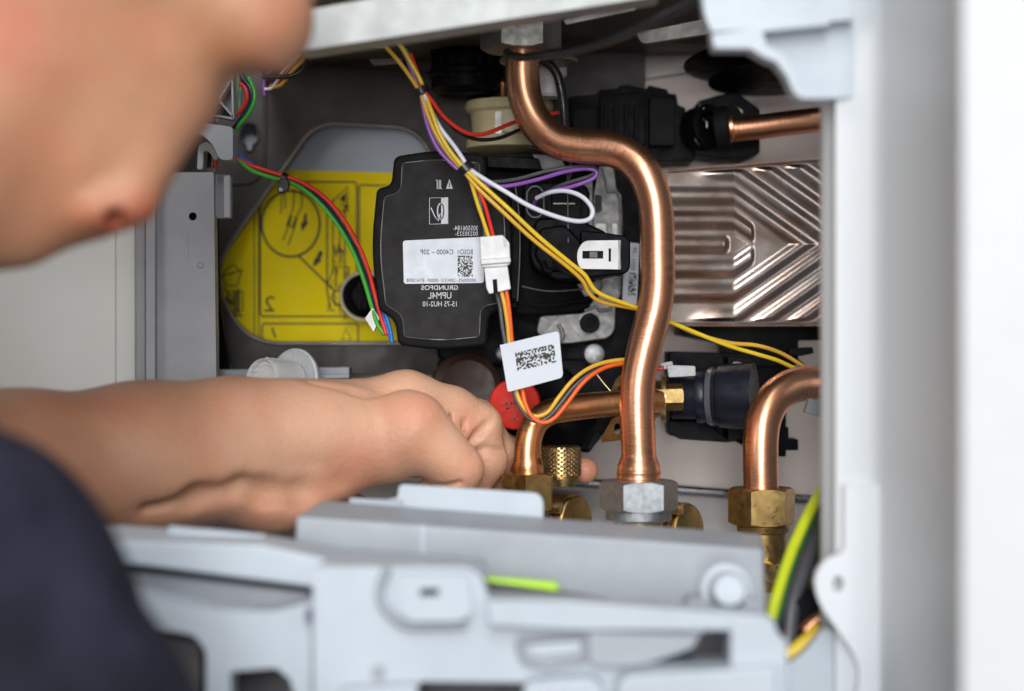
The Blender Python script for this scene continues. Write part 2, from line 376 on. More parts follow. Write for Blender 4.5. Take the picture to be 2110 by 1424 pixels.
link('keyhole_rim', sweep([P(x, y, 1237.5) for x, y in closed(slot)], 0.0010, 8, False), PLATEBR, t, None, 60)
tube('pressed_bead', [(546, 70, 1238), (546, 200, 1238), (545, 330, 1238), (538, 358, 1238), (512, 376, 1238), (446, 378, 1238)], 1.6, PLATEBR, t)
tube('pressed_bead', [(600, 134, 1238), (760, 146, 1238), (1000, 165, 1238)], 2.0, PLATEBR, t)
t = thing('instruction_sheet', 'yellow and pale blue instruction sheet seen through the cut-out of the dark plate', 'sticker', P(680, 700, 1253))
SD = 1252
prism('backing_panel', [(420, 200), (960, 200), (960, 740), (420, 740)], SD + 1, 2, PALE, t)
prism('yellow_sticker', [(420, 346), (960, 360), (960, 705), (420, 705)], SD, 0.8, YEL, t)
rib = lambda pts, w=2.5, c=False: ribbon('', pts, w * 1.35, SD, INK, None, c)
lines = [rib([(524, 430), (524, 712)], 2), rib([(533, 430), (533, 712)], 2), rib(rnd([(536, 430), (536, 652), (735, 652), (735, 375), (560, 375)], 8), 2.5),
         rib(rnd([(540, 712), (540, 667), (738, 667), (738, 712)], 6), 2.5), rib(rnd([(740, 650), (740, 381), (860, 385), (860, 650)], 6), 2.5),
         rib(circ(599, 461, 60, 36, 68), 3.5, True), rib([(616, 528), (690, 600)], 3), rib(circ(697, 613, 12, 18, 15), 3, True),
         rib([(580, 395), (580, 432), (577, 440)], 2), rib([(587, 395), (588, 430)], 2), rib([(606, 395), (604, 430), (590, 466)], 2), rib([(622, 392), (622, 425), (600, 470)], 2),
         rib([(600, 452), (583, 495)], 2), rib([(610, 458), (594, 505)], 2), rib([(601, 445), (612, 450), (604, 470), (594, 464)], 2, True),
         rib([(674, 430), (674, 600), (682, 640), (690, 640)], 2.5), rib([(686, 450), (686, 560), (672, 590)], 2), rib([(700, 430), (700, 545)], 2), rib([(711, 420), (711, 600)], 2),
         rib([(692, 550), (718, 550), (718, 592), (692, 592)], 3, True), rib([(680, 420), (716, 385), (716, 436)], 2.5), rib([(690, 520), (708, 518), (704, 530)], 2.5),
         rib([(462, 560), (480, 545), (497, 560), (488, 590), (466, 588), (458, 572)], 2, True), rib([(470, 600), (500, 600), (500, 640), (470, 640)], 2, True),
         rib([(460, 592), (478, 612), (474, 660)], 2), rib([(484, 600), (484, 650)], 4), rib([(491, 596), (491, 646)], 4), rib([(478, 650), (500, 650)], 3),
         rib([(466, 612), (480, 628)], 4), rib([(455, 570), (500, 556)], 2), rib([(560, 675), (568, 696)], 3), rib([(712, 678), (724, 700), (704, 700)], 2.5, True)]
rr = random.Random(3)
for i in range(30):
    x = rr.uniform(676, 714); y = rr.uniform(500, 640); lines.append(rib([(x, y), (x + rr.uniform(-8, 8), y + rr.uniform(4, 22))], 1.4))
for i in range(22):
    x = rr.uniform(700, 714); y = rr.uniform(395, 435); lines.append(rib([(x, y), (x + rr.uniform(-4, 4), y + rr.uniform(2, 8))], 2.2))
link('line_drawing', joinm(lines), INKG, t)
def blob(pts): return mesh([P(x, y, SD - 0.3) for x, y in pts], [tuple(range(len(pts)))])
link('arrow_mark', fixn(blob([(627, 440), (633, 441), (632, 456), (636, 458), (622, 477), (620, 462), (625, 455)])), INK, t)
link('arrow_mark', fixn(blob([(658, 516), (666, 520), (660, 534), (663, 537), (645, 551), (647, 536), (652, 530)])), INK, t)
lettering('2', 545, 566, 610, 642, SD, INK, t)
# black rosette below the pump edge, in front of the sheet
t = thing('port_plug', 'round black plug with a pale rim between the yellow sheet and the pump', 'plug', P(745, 610, 1230))
lathe('rim', P(750, 610, 1226), (0.25, -1, 0), [(0, 12), (0, 17.5), (3, 17.5), (3, 14), (1.5, 13)], CREAM, t)
lathe('plug_body', P(750, 610, 1222), (0.25, -1, 0), [(-10, 15), (2, 15), (3, 12), (7, 9), (8, 4)], BLACK, t)
for k in range(6):
    a = k * math.pi / 3; prism('rib', rnd([(746 + 12 * math.cos(a) - 3, 609 + 22 * math.sin(a) - 9), (746 + 12 * math.cos(a) + 3, 609 + 22 * math.sin(a) - 9), (746 + 12 * math.cos(a) + 3, 609 + 22 * math.sin(a) + 9), (746 + 12 * math.cos(a) - 3, 609 + 22 * math.sin(a) + 9)], 2), 1211, 8, BLACKM, t)

# ================================================================== LEFT GREY BRACKET
t = thing('hinge_bracket', 'tall grey plastic bracket with a round hole standing left of the yellow sheet', 'bracket', P(370, 800, 1120))
prism('column', rnd([(318, 355), (440, 355), (446, 800), (446, 1300), (318, 1300)], 3), 1118, 12, GREYP, t, holes=[circ(397, 446, 8.5, 20)])
link('moulded_ring', sweep([P(x, y, 1118) for x, y in closed(circ(413, 546, 6, 16))], 0.0004, 6, False), GREYP, t, None, 60)
prism('moulded_frame', [(385, 480), (387, 480), (387, 540), (385, 540)], 1117.7, 1, GREYM, t)
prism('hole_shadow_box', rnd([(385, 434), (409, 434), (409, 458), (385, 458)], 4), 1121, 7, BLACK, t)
prism('side_wall', [(280, 200), (300, 200), (300, 1300), (280, 1300)], 1132, 60, GREYP, t, bevel=1)
prism('corner_bead', rnd([(300, 200), (320, 200), (320, 1300), (300, 1300)], 4), 1112, 30, GREYP, t, bevel=1.5)
prism('side_clip', rnd([(438, 360), (475, 360), (475, 450), (438, 450)], 2), 1124, 6, GREYP, t, bevel=0.8)
prism('clip_lip', [(461, 362), (475, 362), (475, 449), (461, 449)], 1116, 8, GREYM, t, bevel=0.8)
prism('rear_web', [(300, 250), (445, 250), (445, 357), (300, 357)], 1150, 8, GREYP, t, bevel=0.8)
prism('arch', rnd([(372, 245), (480, 262), (480, 330), (452, 330), (440, 300), (418, 278), (360, 262)], [2, 8, 8, 12, 14, 16, 2]), 1108, 20, GREYM, t, bevel=1.0)
prism('small_hoop', rnd([(405, 350), (408, 300), (425, 290), (440, 300), (452, 325), (443, 332), (430, 312), (420, 312), (418, 350)], 6), 1120, 14, GREYM, t, bevel=0.8)
prism('top_block', rnd([(300, 190), (432, 205), (432, 248), (300, 240)], 3), 1106, 26, GREYM, t, bevel=1)
prism('lattice_panel', [(430, 120), (480, 120), (482, 245), (430, 238)], 1128, 4, GREYP, t)
for a in ([(432, 238), (478, 160)], [(436, 190), (480, 240)], [(477, 120), (480, 244)], [(432, 236), (480, 244)]):
    x0, y0 = a[0]; x1, y1 = a[1]; v = Vector((y1 - y0, x0 - x1)).normalized() * 2
    prism('lattice_rib', [(x0 - v.x, y0 - v.y), (x1 - v.x, y1 - v.y), (x1 + v.x, y1 + v.y), (x0 + v.x, y0 + v.y)], 1116, 12, GREYM, t)
t = thing('cross_rail', 'short horizontal grey rail between the tall bracket and the white cap', 'rail', P(480, 780, 1150))
prism('rail_body', [(444, 762), (720, 756), (720, 800), (444, 800)], 1152, 20, GREYP, t, bevel=1)
prism('rail_lip', [(444, 776), (720, 770), (720, 780), (444, 787)], 1145, 8, GREYM, t, bevel=0.8)
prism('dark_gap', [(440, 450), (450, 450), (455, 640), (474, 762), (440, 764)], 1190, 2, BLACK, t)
t = thing('drain_stopper', 'white plastic screw cap with a wide pale flange just above the forearm', 'cap', P(590, 790, 1120))
ax = Vector((-0.55, -0.75, 0.12))
lathe('flange', P(606, 786, 1128), ax, [(-2, 0.1), (-2, 20), (0, 21), (1.5, 21), (2.2, 20), (1.2, 17), (1, 12)], mat('translucent_grey', (0.50, 0.52, 0.54), 0.3), t, 48)
lathe('cap_body', P(596, 790, 1124), ax, [(0, 14), (14, 13.6), (22, 13.3), (25, 13), (26, 12.4), (25, 11.6), (22, 11)], WHITE, t, 48)
lathe('cap_disc', P(596, 790, 1124), ax, [(21, 0.1), (21, 11.2), (22.5, 11.2), (22.5, 9), (21.8, 8.5)], OFFW, t, 40)
for k in range(9):
    a = 0.2 + k * 0.36; B = P(596, 790, 1124) + Vector((math.cos(a) * 13.4 * 0.80, -0.0, math.sin(a) * 13.6)) * 0.001
    lathe('grip_rib', B, ax, [(2, 0.7), (20, 0.7)], OFFW, t, 8)
tube('seam', [(650, 770, 1125), (664, 782, 1124)], 0.6, GREYP, t)

# ================================================================== CIRCULATION PUMP
t = thing('circulation_pump', 'black circulation pump with rounded square head and white label beside the yellow sheet', 'pump', P(1000, 720, 1160))
PD = plane(1108, 905, 515, 0.012, 0)
head = rnd([(812, 322), (900, 308), (1000, 318), (1004, 382), (1050, 400), (1058, 520), (1050, 636), (1008, 644), (1003, 712), (904, 722), (820, 711), (814, 660), (780, 638), (764, 515), (776, 388), (806, 382)],
           [14, 60, 14, 22, 10, 60, 12, 22, 12, 60, 14, 22, 10, 60, 12, 22], 7)
prism('head_cover', head, PD, 26, BLACKM, t, bevel=2.2, seg=3)
cx, cy = 908, 515
face = rnd([(829, 336), (905, 328), (988, 336), (990, 398), (1037, 416), (1042, 515), (1036, 622), (990, 632), (988, 694), (908, 702), (833, 694), (830, 650), (795, 628), (782, 515), (792, 406), (826, 396)],
           [8, 60, 8, 18, 8, 60, 8, 18, 8, 60, 8, 18, 8, 60, 8, 18], 7)
prism('face_plate', face, lambda x, y: PD(x, y) - 0.9, 3, mat('pump_face', (0.020, 0.018, 0.018), 0.6, 0, 0.1, 40, 0.4, 2600, spec=0.2), t, bevel=0.5)
link('face_groove', sweep([P(x, y, PD(x, y) - 0.6) for x, y in closed(face)], 0.00045, 6, False), mat('groove_highlight', (0.10, 0.10, 0.10), 0.25), t, None, 60)
FD = lambda x, y: PD(x, y) - 1.0
lab = prism('white_label', rnd([(830, 496), (998, 488), (997, 583), (832, 585)], 6), lambda x, y: PD(x, y) - 1.1, 0.3, PAPER, t)
LD = lambda x, y: PD(x, y) - 1.15
lettering('BOSCH', 943, 974, 514, 524, LD, INK, lab); lettering('C4000 \u2013 20P', 866, 934, 514, 524, LD, INK, lab)
lettering('0000005670 - 23041313 - 000009 - 8716120938', 838, 981, 574, 581, LD, INK, lab)
code_patch([(943, 527), (974, 527), (974, 570), (943, 570)], 14, 18, LD, INK, lab, 2)
lettering('305506184-', 934, 985, 465, 475, FD, PRINTW, t); lettering('00230323-', 938, 985, 477, 486, FD, PRINTW, t)
lettering('GRUNDFOS', 868, 944, 588, 597.5, FD, PRINTW, t, bold=0.012); lettering('UPM4L', 882, 930, 602, 615.5, FD, PRINTW, t)
lettering('15-75 HU2-10', 871, 941, 621, 631.5, FD, PRINTW, t)
fm = ribbon('', [(885, 408), (923, 407), (923, 461), (885, 462)], 1.4, FD, PRINTW, None, True)
hf = mesh([P(x, y, FD(x, y) - 0.25) for x, y in [(909, 407), (923, 407), (923, 461), (909, 461)]], [(0, 1, 2, 3)])
link('approval_mark', joinm([fm, hf]), PRINTW, t)
vv = joinm([ribbon('', [(888, 428), (896, 446), (903, 455), (907, 440)], 2.2, FD, PRINTW)] + [ribbon('', [p for p in circ(908, 435, 6.5, 20, 16) if p[0] < 909.5], 2.5, FD, PRINTW)])
link('approval_mark', vv, PRINTW, t)
link('approval_mark', ribbon('', [(909.5, 419), (913, 424), (914.5, 435), (913, 446), (909.5, 452)], 2.6, lambda x, y: FD(x, y) - 0.12, INK), INK, t)
link('pulse_mark', ribbon('', [(898, 371), (901, 371), (901, 389), (905, 389), (905, 371), (908, 371), (908, 389), (911, 389)], 1.8, FD, PRINTW), PRINTW, t)
tri = mesh([P(x, y, FD(x, y) - 0.25) for x, y in [(926, 369), (933, 389), (919, 389)]], [(0, 1, 2)]); link('warning_mark', tri, PRINTW, t)
link('warning_mark', ribbon('', [(926, 376), (926, 386)], 1.8, lambda x, y: FD(x, y) - 0.12, INK), INK, t)
# motor body running back from the head
body_f = rnd([(985, 322), (1125, 322), (1200, 345), (1215, 640), (1125, 648), (985, 650)], [10, 20, 30, 30, 20, 10])
box8('motor_body', body_f, lambda x, y: 1136 + (x - 985) * 0.16, [(1185 + (x - 1100) * 0.75, 500 + (y - 500) * 0.95) for x, y in body_f], 1225, BLACKM, t, 3)
prism('body_rib', rnd([(1004, 320), (1110, 326), (1118, 350), (1004, 345)], 5), 1122, 26, BLACK, t, bevel=1)
prism('body_rib', rnd([(1052, 410), (1066, 410), (1074, 515), (1066, 635), (1052, 635)], 5), 1126, 16, BLACK, t, bevel=1)
tube('body_edge', [(1062, 385, 1122), (1070, 450, 1121), (1071, 530, 1121), (1066, 620, 1122)], 0.5, mat('edge_grey', (0.09, 0.09, 0.09), 0.3), t)
tube('body_edge', [(1056, 618, 1124), (1120, 630, 1140), (1230, 612, 1170)], 1.3, BLACKM, t)
# cast flange
fl = rnd([(1233, 341), (1266, 341), (1272, 390), (1282, 400), (1284, 455), (1281, 608), (1270, 628), (1268, 682), (1254, 698), (1150, 712), (1104, 686), (1112, 650), (1205, 644), (1232, 600), (1218, 560), (1222, 400)], [6, 10, 6, 6, 8, 8, 6, 10, 14, 30, 10, 8, 10, 8, 10, 10], 4)
prism('flange', fl, lambda x, y: 1172 + (x - 1200) * 0.03, 14, ALU, t, bevel=1.2)
for q in ([(1226, 400), (1240, 403), (1240, 436), (1226, 438)], [(1226, 460), (1250, 460), (1250, 486), (1226, 486)], [(1261, 460), (1273, 460), (1273, 486), (1261, 486)], [(1261, 562), (1273, 562), (1273, 574), (1261, 574)]):
    prism('flange_window', rnd(q, 4), 1171.2, 3, mat('recess_grey', (0.035, 0.033, 0.032), 0.7) if q[0][1] in (400,) else STEEL_D, t, bevel=0.3)
tube('flange_bead', [(1240, 345, 1172), (1248, 375, 1172), (1252, 395, 1172), (1272, 398, 1172), (1278, 450, 1173), (1277, 600, 1173)], 0.7, ALU, t)
tube('flange_bead', [(1228, 612, 1172), (1240, 590, 1172), (1238, 575, 1172)], 1.0, ALU, t)
tube('flange_bead', [(1205, 640, 1171), (1228, 632, 1171), (1236, 640, 1171), (1262, 636, 1172)], 1.0, ALU, t)
tube('flange_bead', [(1150, 668, 1171), (1160, 690, 1171), (1152, 708, 1172)], 1.4, ALU, t)
lathe('socket_screw', P(1215, 666, 1170), (0, -1, 0), [(-4, 6.5), (3, 6.5), (4, 5.8), (4, 3.2), (1, 3.0)], BLACK, t, 32)
screw(t, 1225, 730, 22, 1160, STEEL); screw(t, 1036, 728, 15, 1180, STEEL)
prism('volute', rnd([(1060, 330), (1290, 330), (1325, 380), (1330, 640), (1290, 745), (1070, 760), (900, 745), (900, 690)], 20), 1192, 40, BLACK, t, bevel=3)
prism('side_label', rnd([(1288, 499), (1318, 502), (1312, 630), (1282, 622)], 4), 1182, 0.6, PAPER, t)
sl = [c for c in t.children if c.name.startswith('side_label')][0]
code_patch([(1297, 562), (1312, 563), (1309, 610), (1294, 608)], 6, 18, 1181.8, INK, sl, 5)
def vtext(s, x0, y0, x1, y1, w, d, m, par):
    a = Vector((x0, y0)); b = Vector((x1, y1)); n = Vector((-(b - a).y, (b - a).x)).normalized() * w
    link('lettering', text_mesh(s, lambda u, v: P(*(a + (b - a) * u + n * v), d - 0.3)), m, par)
vtext('0551 - 09', 1301, 556, 1304, 510, 8, 1181.8, INK, sl)
prism('flange_lug', rnd([(1096, 318), (1152, 322), (1168, 348), (1118, 350)], 5), 1150, 6, ALU, t, bevel=1)
prism('flange_lug', rnd([(1196, 372), (1222, 372), (1222, 470), (1204, 470)], 4), 1160, 6, ALU, t, bevel=1)
prism('flange_lug', rnd([(1188, 585), (1228, 580), (1236, 604), (1205, 612)], 4), 1162, 6, ALU, t, bevel=1)
tube('body_edge', [(1080, 300, 1140), (1170, 330, 1130), (1172, 372, 1122)], 0.8, MATS['edge_grey'], t)
tube('body_edge', [(1075, 590, 1122), (1130, 600, 1130), (1200, 596, 1140)], 0.6, MATS['edge_grey'], t)
# plugs on the pump terminal
prism('terminal_block', rnd([(1078, 378), (1195, 372), (1215, 392), (1215, 462), (1090, 470), (1078, 455)], 10), 1124, 30, BLACK, t, bevel=1.5)
prism('terminal_block', rnd([(1104, 450), (1180, 446), (1250, 478), (1260, 500), (1260, 570), (1150, 580), (1100, 555), (1088, 520)], 14), 1118, 36, BLACK, t, bevel=2)
prism('terminal_ridge', rnd([(1136, 392), (1190, 385), (1200, 400), (1196, 455), (1136, 458)], 5), 1119, 10, BLACKM, t, bevel=1)
prism('terminal_ridge', rnd([(1112, 470), (1165, 462), (1200, 500), (1195, 560), (1130, 560), (1100, 530)], 12), 1114, 8, BLACK, t, bevel=2)
link('seal_rim', sweep([P(x, y, 1122) for x, y in closed(rnd([(1086, 395), (1096, 384), (1110, 384), (1120, 396), (1121, 436), (1110, 448), (1096, 448), (1085, 436)], 6))], 0.0007, 8, False), mat('rubber_grey', (0.11, 0.11, 0.115), 0.35), t, None, 60)
tube('ridge_edge', [(1169, 360, 1118), (1170, 430, 1117), (1171, 500, 1114)], 0.5, MATS['edge_grey'], t)
prism('ridge_edge', [(1140, 418), (1185, 418), (1185, 421), (1140, 421)], 1118, 1, MATS['edge_grey'], t)

t = thing('latched_plug', 'black electrical plug with a white slotted latch in front of the pump flange', 'connector', P(1240, 560, 1110))
prism('plug_housing', rnd([(1196, 474), (1252, 480), (1290, 486), (1299, 496), (1299, 552), (1290, 564), (1196, 574)], 7), 1104, 34, BLACK, t, bevel=1.5)
lat = rnd([(1204, 496), (1279, 495), (1279, 555), (1196, 554), (1189, 538), (1190, 514)], [10, 2, 2, 6, 10, 12])
prism('latch', lat, 1100, 5, WHITE, t, holes=[[(1200, 517), (1243, 517), (1243, 533), (1200, 533)], [(1254, 512), (1259, 512), (1259, 539), (1254, 539)]])
prism('latch_tongue', [(1215, 519), (1231, 519), (1231, 531), (1215, 531)], 1100.6, 4, mat('tongue_grey', (0.06, 0.06, 0.07), 0.4), t)
tube('latch_edge', [(1276, 495, 1099), (1277, 525, 1099), (1276, 556, 1099)], 0.6, STEEL, t)
tube('cable_boot', [(1140, 540, 1108), (1155, 555, 1104), (1178, 568, 1103), (1195, 572, 1106)], 1.2, BLACKM, t)
tube('cable_boot', [(1118, 540, 1110), (1125, 556, 1108), (1136, 560, 1108)], 2.2, BLACK, t)

# ================================================================== HEAT EXCHANGER
t = thing('plate_heat_exchanger', 'pressed metal plate heat exchanger with nested chevron ridges right of the copper pipe', 'heat exchanger', P(1560, 680, 1180))
HD = 1158.0; nx, ny = 300, 260; x0, x1 = 1377.0, 1790.0
ytop = lambda x: 350 - (x - 1380) * 0.075; ybot = lambda x: 671.0
V = []; F = []
yc = 503.0; per = 50.0; tn = math.tan(math.radians(35))
def sstep(a, b, x):
    t = min(1, max(0, (x - a) / (b - a))); return t * t * (3 - 2 * t)
def hx(x, y):
    u = x - 1512; v = abs(y - yc); L = v + tn * (u + math.sqrt(u * u + 12)) * 0.5
    e = min(y - ytop(x), ybot(x) - y, x - x0 + 14)
    c = (0.5 + 0.5 * math.cos(2 * math.pi * L / per)); z = c
    if L < 20: z *= 1 - sstep(-22, -6, u)
    flat = sstep(14, 21, L) * (1 - sstep(74, 82, L)) * sstep(34, 44, u) if u > 0 else 0
    if u > 0 and L < 16: flat = 1
    z *= 1 - flat
    top = min(1, (v - 122) / 8) if v > 122 else 0
    if v > 122: z *= 1 - top * (1 - sstep(-70, 10, u + (v - 122)))
    z *= sstep(5, 17, e)
    rim = max(0, 1 - abs(e - 2) / 5)
    return z * 2.2 + rim * 1.0
for j in range(ny + 1):
    for i in range(nx + 1):
        x = x0 + (x1 - x0) * i / nx; yt, yb = ytop(x), ybot(x); y = yt + (yb - yt) * j / ny
        V.append(P(x, y, HD + (x - 1377) * 0.032 - hx(x, y)))
for j in range(ny):
    for i in range(nx): a = j * (nx + 1) + i; F.append((a, a + nx + 1, a + nx + 2, a + 1))
me = fixn(mesh(V, F)); link('front_plate', me, PLATEM, t, None, 180)
for k in range(7):
    prism('edge_plate' , rnd([(x0 - 1, 350), (x1, 318), (x1, 672), (x0 - 1, 672)], [22, 1, 1, 18], 8), (lambda kk: lambda x, y: HD + (x - 1377) * 0.032 + 1 + kk * 2.6)(k), 2.0, COPPER if k % 2 == 0 else PLATEM, t)

# ================================================================== COPPER PIPES
def pipe_path(pts, n=10): return catmull([P(*p) for p in pts], n)
t = thing('main_copper_pipe', 'thick S-bent bright copper pipe running from the ceiling nut down to the steel nut', 'pipe', P(1315, 1070, 1060))
pts = [(1077, 60, 1085), (1077, 110, 1085), (1077, 160, 1085), (1084, 208, 1083), (1106, 255, 1080), (1145, 290, 1076), (1195, 301, 1072), (1245, 305, 1068), (1290, 320, 1064), (1325, 353, 1060), (1345, 398, 1058),
       (1353, 450, 1057), (1355, 520, 1057), (1355, 585, 1057), (1349, 635, 1057), (1335, 690, 1057), (1322, 745, 1057), (1314, 795, 1057), (1313, 850, 1057), (1315, 905, 1057), (1316, 935, 1057), (1316, 962, 1057), (1316, 1000, 1057)]
path = pipe_path(pts)
R = []
for p in path:
    y = 712 - p.z * 1000 / (K * p.y * 1000); r = 10.3
    s = max(0, min(1, (y - 935) / 32)); r += 2.6 * (s * s * (3 - 2 * s)); R.append(r * 0.001)
link('tube', sweep(path, R, 40), COPPER, t, None, 60)
A = P(1316, 974, 1057)
lathe('pressed_ring', P(1316, 968, 1057), (0, 0, -1), [(0, 12.7), (1.5, 13.3), (3, 12.8), (5, 13.2), (6, 12.6)], COPPER, t)
hexnut('union_nut', P(1316, 990, 1057), (0, 0, -1), 23.6, 17.5, STEEL, t, math.radians(26), bore=12)
lathe('nut_collar', P(1316, 1048, 1057), (0, 0, -1), [(0, 18), (0.6, 19.6), (6, 19.6), (6.8, 18.6)], STEEL, t)
lathe('brass_stub', P(1316, 1070, 1057), (0, 0, -1), [(0, 14), (40, 14)], BRASS_L, t)
hexnut('ceiling_nut', P(1073, 28, 1085), (0, 0, -1), 24.8, 23, STEEL_D, t, math.radians(28), bore=11, label='dull hexagon nut under the chamber')
lathe('ceiling_washer', P(1110, 120, 1120), (0, 0, -1), [(0, 24), (1.5, 25), (3, 24)], STEEL_D, t)

t = thing('short_copper_elbow', 'smaller amber copper elbow leading from a brass nut left of the main pipe', 'pipe', P(1088, 1140, 1085))
pts = [(1088, 1010, 1088), (1088, 975, 1088), (1087, 940, 1088), (1090, 905, 1089), (1103, 872, 1092), (1132, 850, 1097), (1170, 842, 1102), (1215, 836, 1106), (1260, 832, 1110), (1330, 826, 1116), (1360, 824, 1119)]
path = pipe_path(pts); R = []
for p in path:
    y = 712 - p.z * 1000 / (K * p.y * 1000); s = max(0, min(1, (y - 942) / 18)); R.append((8.1 + 1.4 * s * s * (3 - 2 * s)) * 0.001)
link('tube', sweep(path, R, 36), COPPER_O, t, None, 60)
hexnut('union_nut', P(1087, 975, 1088), (0, 0, -1), 17.2, 22, BRASS, t, math.radians(4), bore=9)
lathe('brass_stub', P(1087, 1045, 1088), (0, 0, -1), [(0, 13), (5, 13), (5, 15), (9, 15), (9, 13), (34, 13)], BRASS, t)

t = thing('right_copper_elbow', 'copper elbow with brass nut bending to the right casing edge', 'pipe', P(1568, 1200, 1090))
pts = [(1568, 1030, 1082), (1568, 1000, 1082), (1567, 950, 1082), (1568, 900, 1083), (1575, 860, 1085), (1595, 822, 1089), (1628, 798, 1094), (1665, 790, 1099), (1720, 790, 1105), (1800, 790, 1110)]
link('tube', sweep(pipe_path(pts), 0.0108, 40), COPPER, t, None, 60)
hexnut('union_nut', P(1569, 1005, 1082), (0, 0, -1), 20.6, 22, BRASS, t, math.radians(25), bore=11)
lathe('brass_body', P(1572, 1078, 1082), (0, 0, -1), [(0, 15), (2, 16), (5, 15.5), (6, 14), (34, 14), (38, 12), (60, 12)], BRASS, t)
lathe('drain_nub', P(1592, 1180, 1060), (0.2, -1, 0), [(-10, 6), (2, 6), (4, 5), (4, 3)], BRASS_L, t)

t = thing('upper_copper_pipe', 'horizontal copper pipe at upper right above the heat exchanger', 'pipe', P(1600, 280, 1180))
link('tube', sweep(pipe_path([(1498, 268, 1190), (1560, 262, 1190), (1640, 252, 1190), (1760, 240, 1190)]), 0.0083, 36), COPPER, t, None, 60)
lathe('end_collar', P(1500, 264, 1187), (1, 0, 0.1), [(0, 6), (0, 9.6), (2, 9.8), (3, 8.5)], COPPER, t)

# ================================================================== BLACK VALVE GROUP, UPPER RIGHT
t = thing('diverter_valve', 'matt black stepped valve body behind the top bend of the main pipe', 'valve', P(1350, 330, 1230))
prism('valve_body', [(1172, 199), (1231, 194), (1234, 186), (1274, 182), (1276, 177), (1292, 175), (1333, 183), (1336, 175), (1375, 184), (1377, 192), (1394, 194), (1397, 216), (1412, 222), (1414, 236), (1426, 240), (1430, 332), (1180, 336)], 1215, 40, BLACK, t, bevel=1.2)
prism('motor_step', rnd([(1236, 196), (1330, 190), (1330, 300), (1236, 300)], 4), 1205, 12, BLACK, t, bevel=1)
prism('motor_step', rnd([(1338, 198), (1390, 204), (1390, 300), (1338, 300)], 4), 1202, 14, BLACKM, t, bevel=1)
prism('motor_step', rnd([(1180, 225), (1232, 220), (1232, 300), (1180, 300)], 4), 1208, 8, BLACKM, t, bevel=1)
for k in range(4): prism('cooling_rib', [(1245 + k * 21, 215), (1253 + k * 21, 214), (1253 + k * 21, 290), (1245 + k * 21, 290)], 1200, 6, BLACK, t, bevel=0.6)
t = thing('pipe_socket', 'black ribbed pipe socket with wire spring clip holding the upper copper pipe', 'pipe fitting', P(1490, 330, 1200))
prism('socket_body', rnd([(1426, 240), (1438, 208), (1484, 195), (1518, 190), (1543, 208), (1566, 225), (1566, 316), (1536, 327), (1487, 327), (1430, 320)], 6), 1206, 34, BLACK, t, bevel=1.2)
lathe('socket_ring', P(1456, 262, 1203), (0.55, -0.8, 0.1), [(-10, 15), (4, 15), (5, 13), (5, 10), (0, 9)], BLACK, t)
lathe('socket_ring', P(1492, 262, 1194), (1, -0.15, 0.1), [(-6, 14), (3, 14), (5, 11), (6, 9)], BLACKM, t)
SPR = mat('spring_wire', (0.55, 0.50, 0.38), 0.25, 1.0)
tube('spring_clip', [(1442, 212, 1198), (1436, 240, 1196), (1430, 262, 1195), (1432, 285, 1195), (1440, 299, 1197)], 0.6, SPR, t)
tube('spring_clip', [(1450, 222, 1197), (1436, 250, 1195), (1436, 268, 1194), (1444, 280, 1195)], 0.6, SPR, t)
tube('spring_clip', [(1448, 245, 1196), (1456, 252, 1195), (1456, 264, 1195)], 0.6, SPR, t)
tube('spring_clip', [(1510, 215, 1196), (1524, 224, 1194), (1530, 233, 1194)], 0.5, SPR, t)
t = thing('rubber_bellows', 'black rubber bellows discs hanging under the chamber at upper right', 'bellows', P(1600, 190, 1260))
ax = Vector((0.05, -0.10, -1))
for yy, rr_ in ((96, 40), (124, 64), (160, 50)):
    lathe('bellows_disc', P(1600 + (yy - 100) * 0.2, yy, 1196), ax, [(-3, 10), (-2, rr_ * 0.8), (-0.4, rr_), (0.6, rr_ * 0.99), (3.5, rr_ * 0.7), (5.5, rr_ * 0.25), (6, 8)], BLACK, t, 64)
tube('copper_lip', [(1366, 96, 1245), (1420, 90, 1236), (1490, 82, 1226), (1600, 74, 1220)], 1.0, COPPER_O, t)
t = thing('chamber_pads', 'bright pressed metal slots in the dark chamber underside near the top edge', 'metal slots', P(1300, 60, 1080))
prism('slot_pad', rnd([(1160, 40), (1290, 12), (1312, 15), (1310, 22), (1165, 52)], 6), 1070, 3, STEEL_D, t, bevel=1)
prism('slot_pad', rnd([(1308, 66), (1450, 38), (1520, 30), (1520, 62), (1322, 92)], [10, 4, 4, 4, 12]), 1085, 6, mat('slot_steel', (0.16, 0.145, 0.13), 0.5, 0.5), t, bevel=2)
prism('slot_pad', rnd([(760, 122), (830, 118), (830, 130), (770, 134)], 5), 1180, 3, STEEL_D, t, bevel=1)
prism('slot_pad', rnd([(1255, 165), (1420, 135), (1500, 130), (1500, 140), (1260, 172)], 3), 1258, 3, STEEL_D, t, bevel=1)

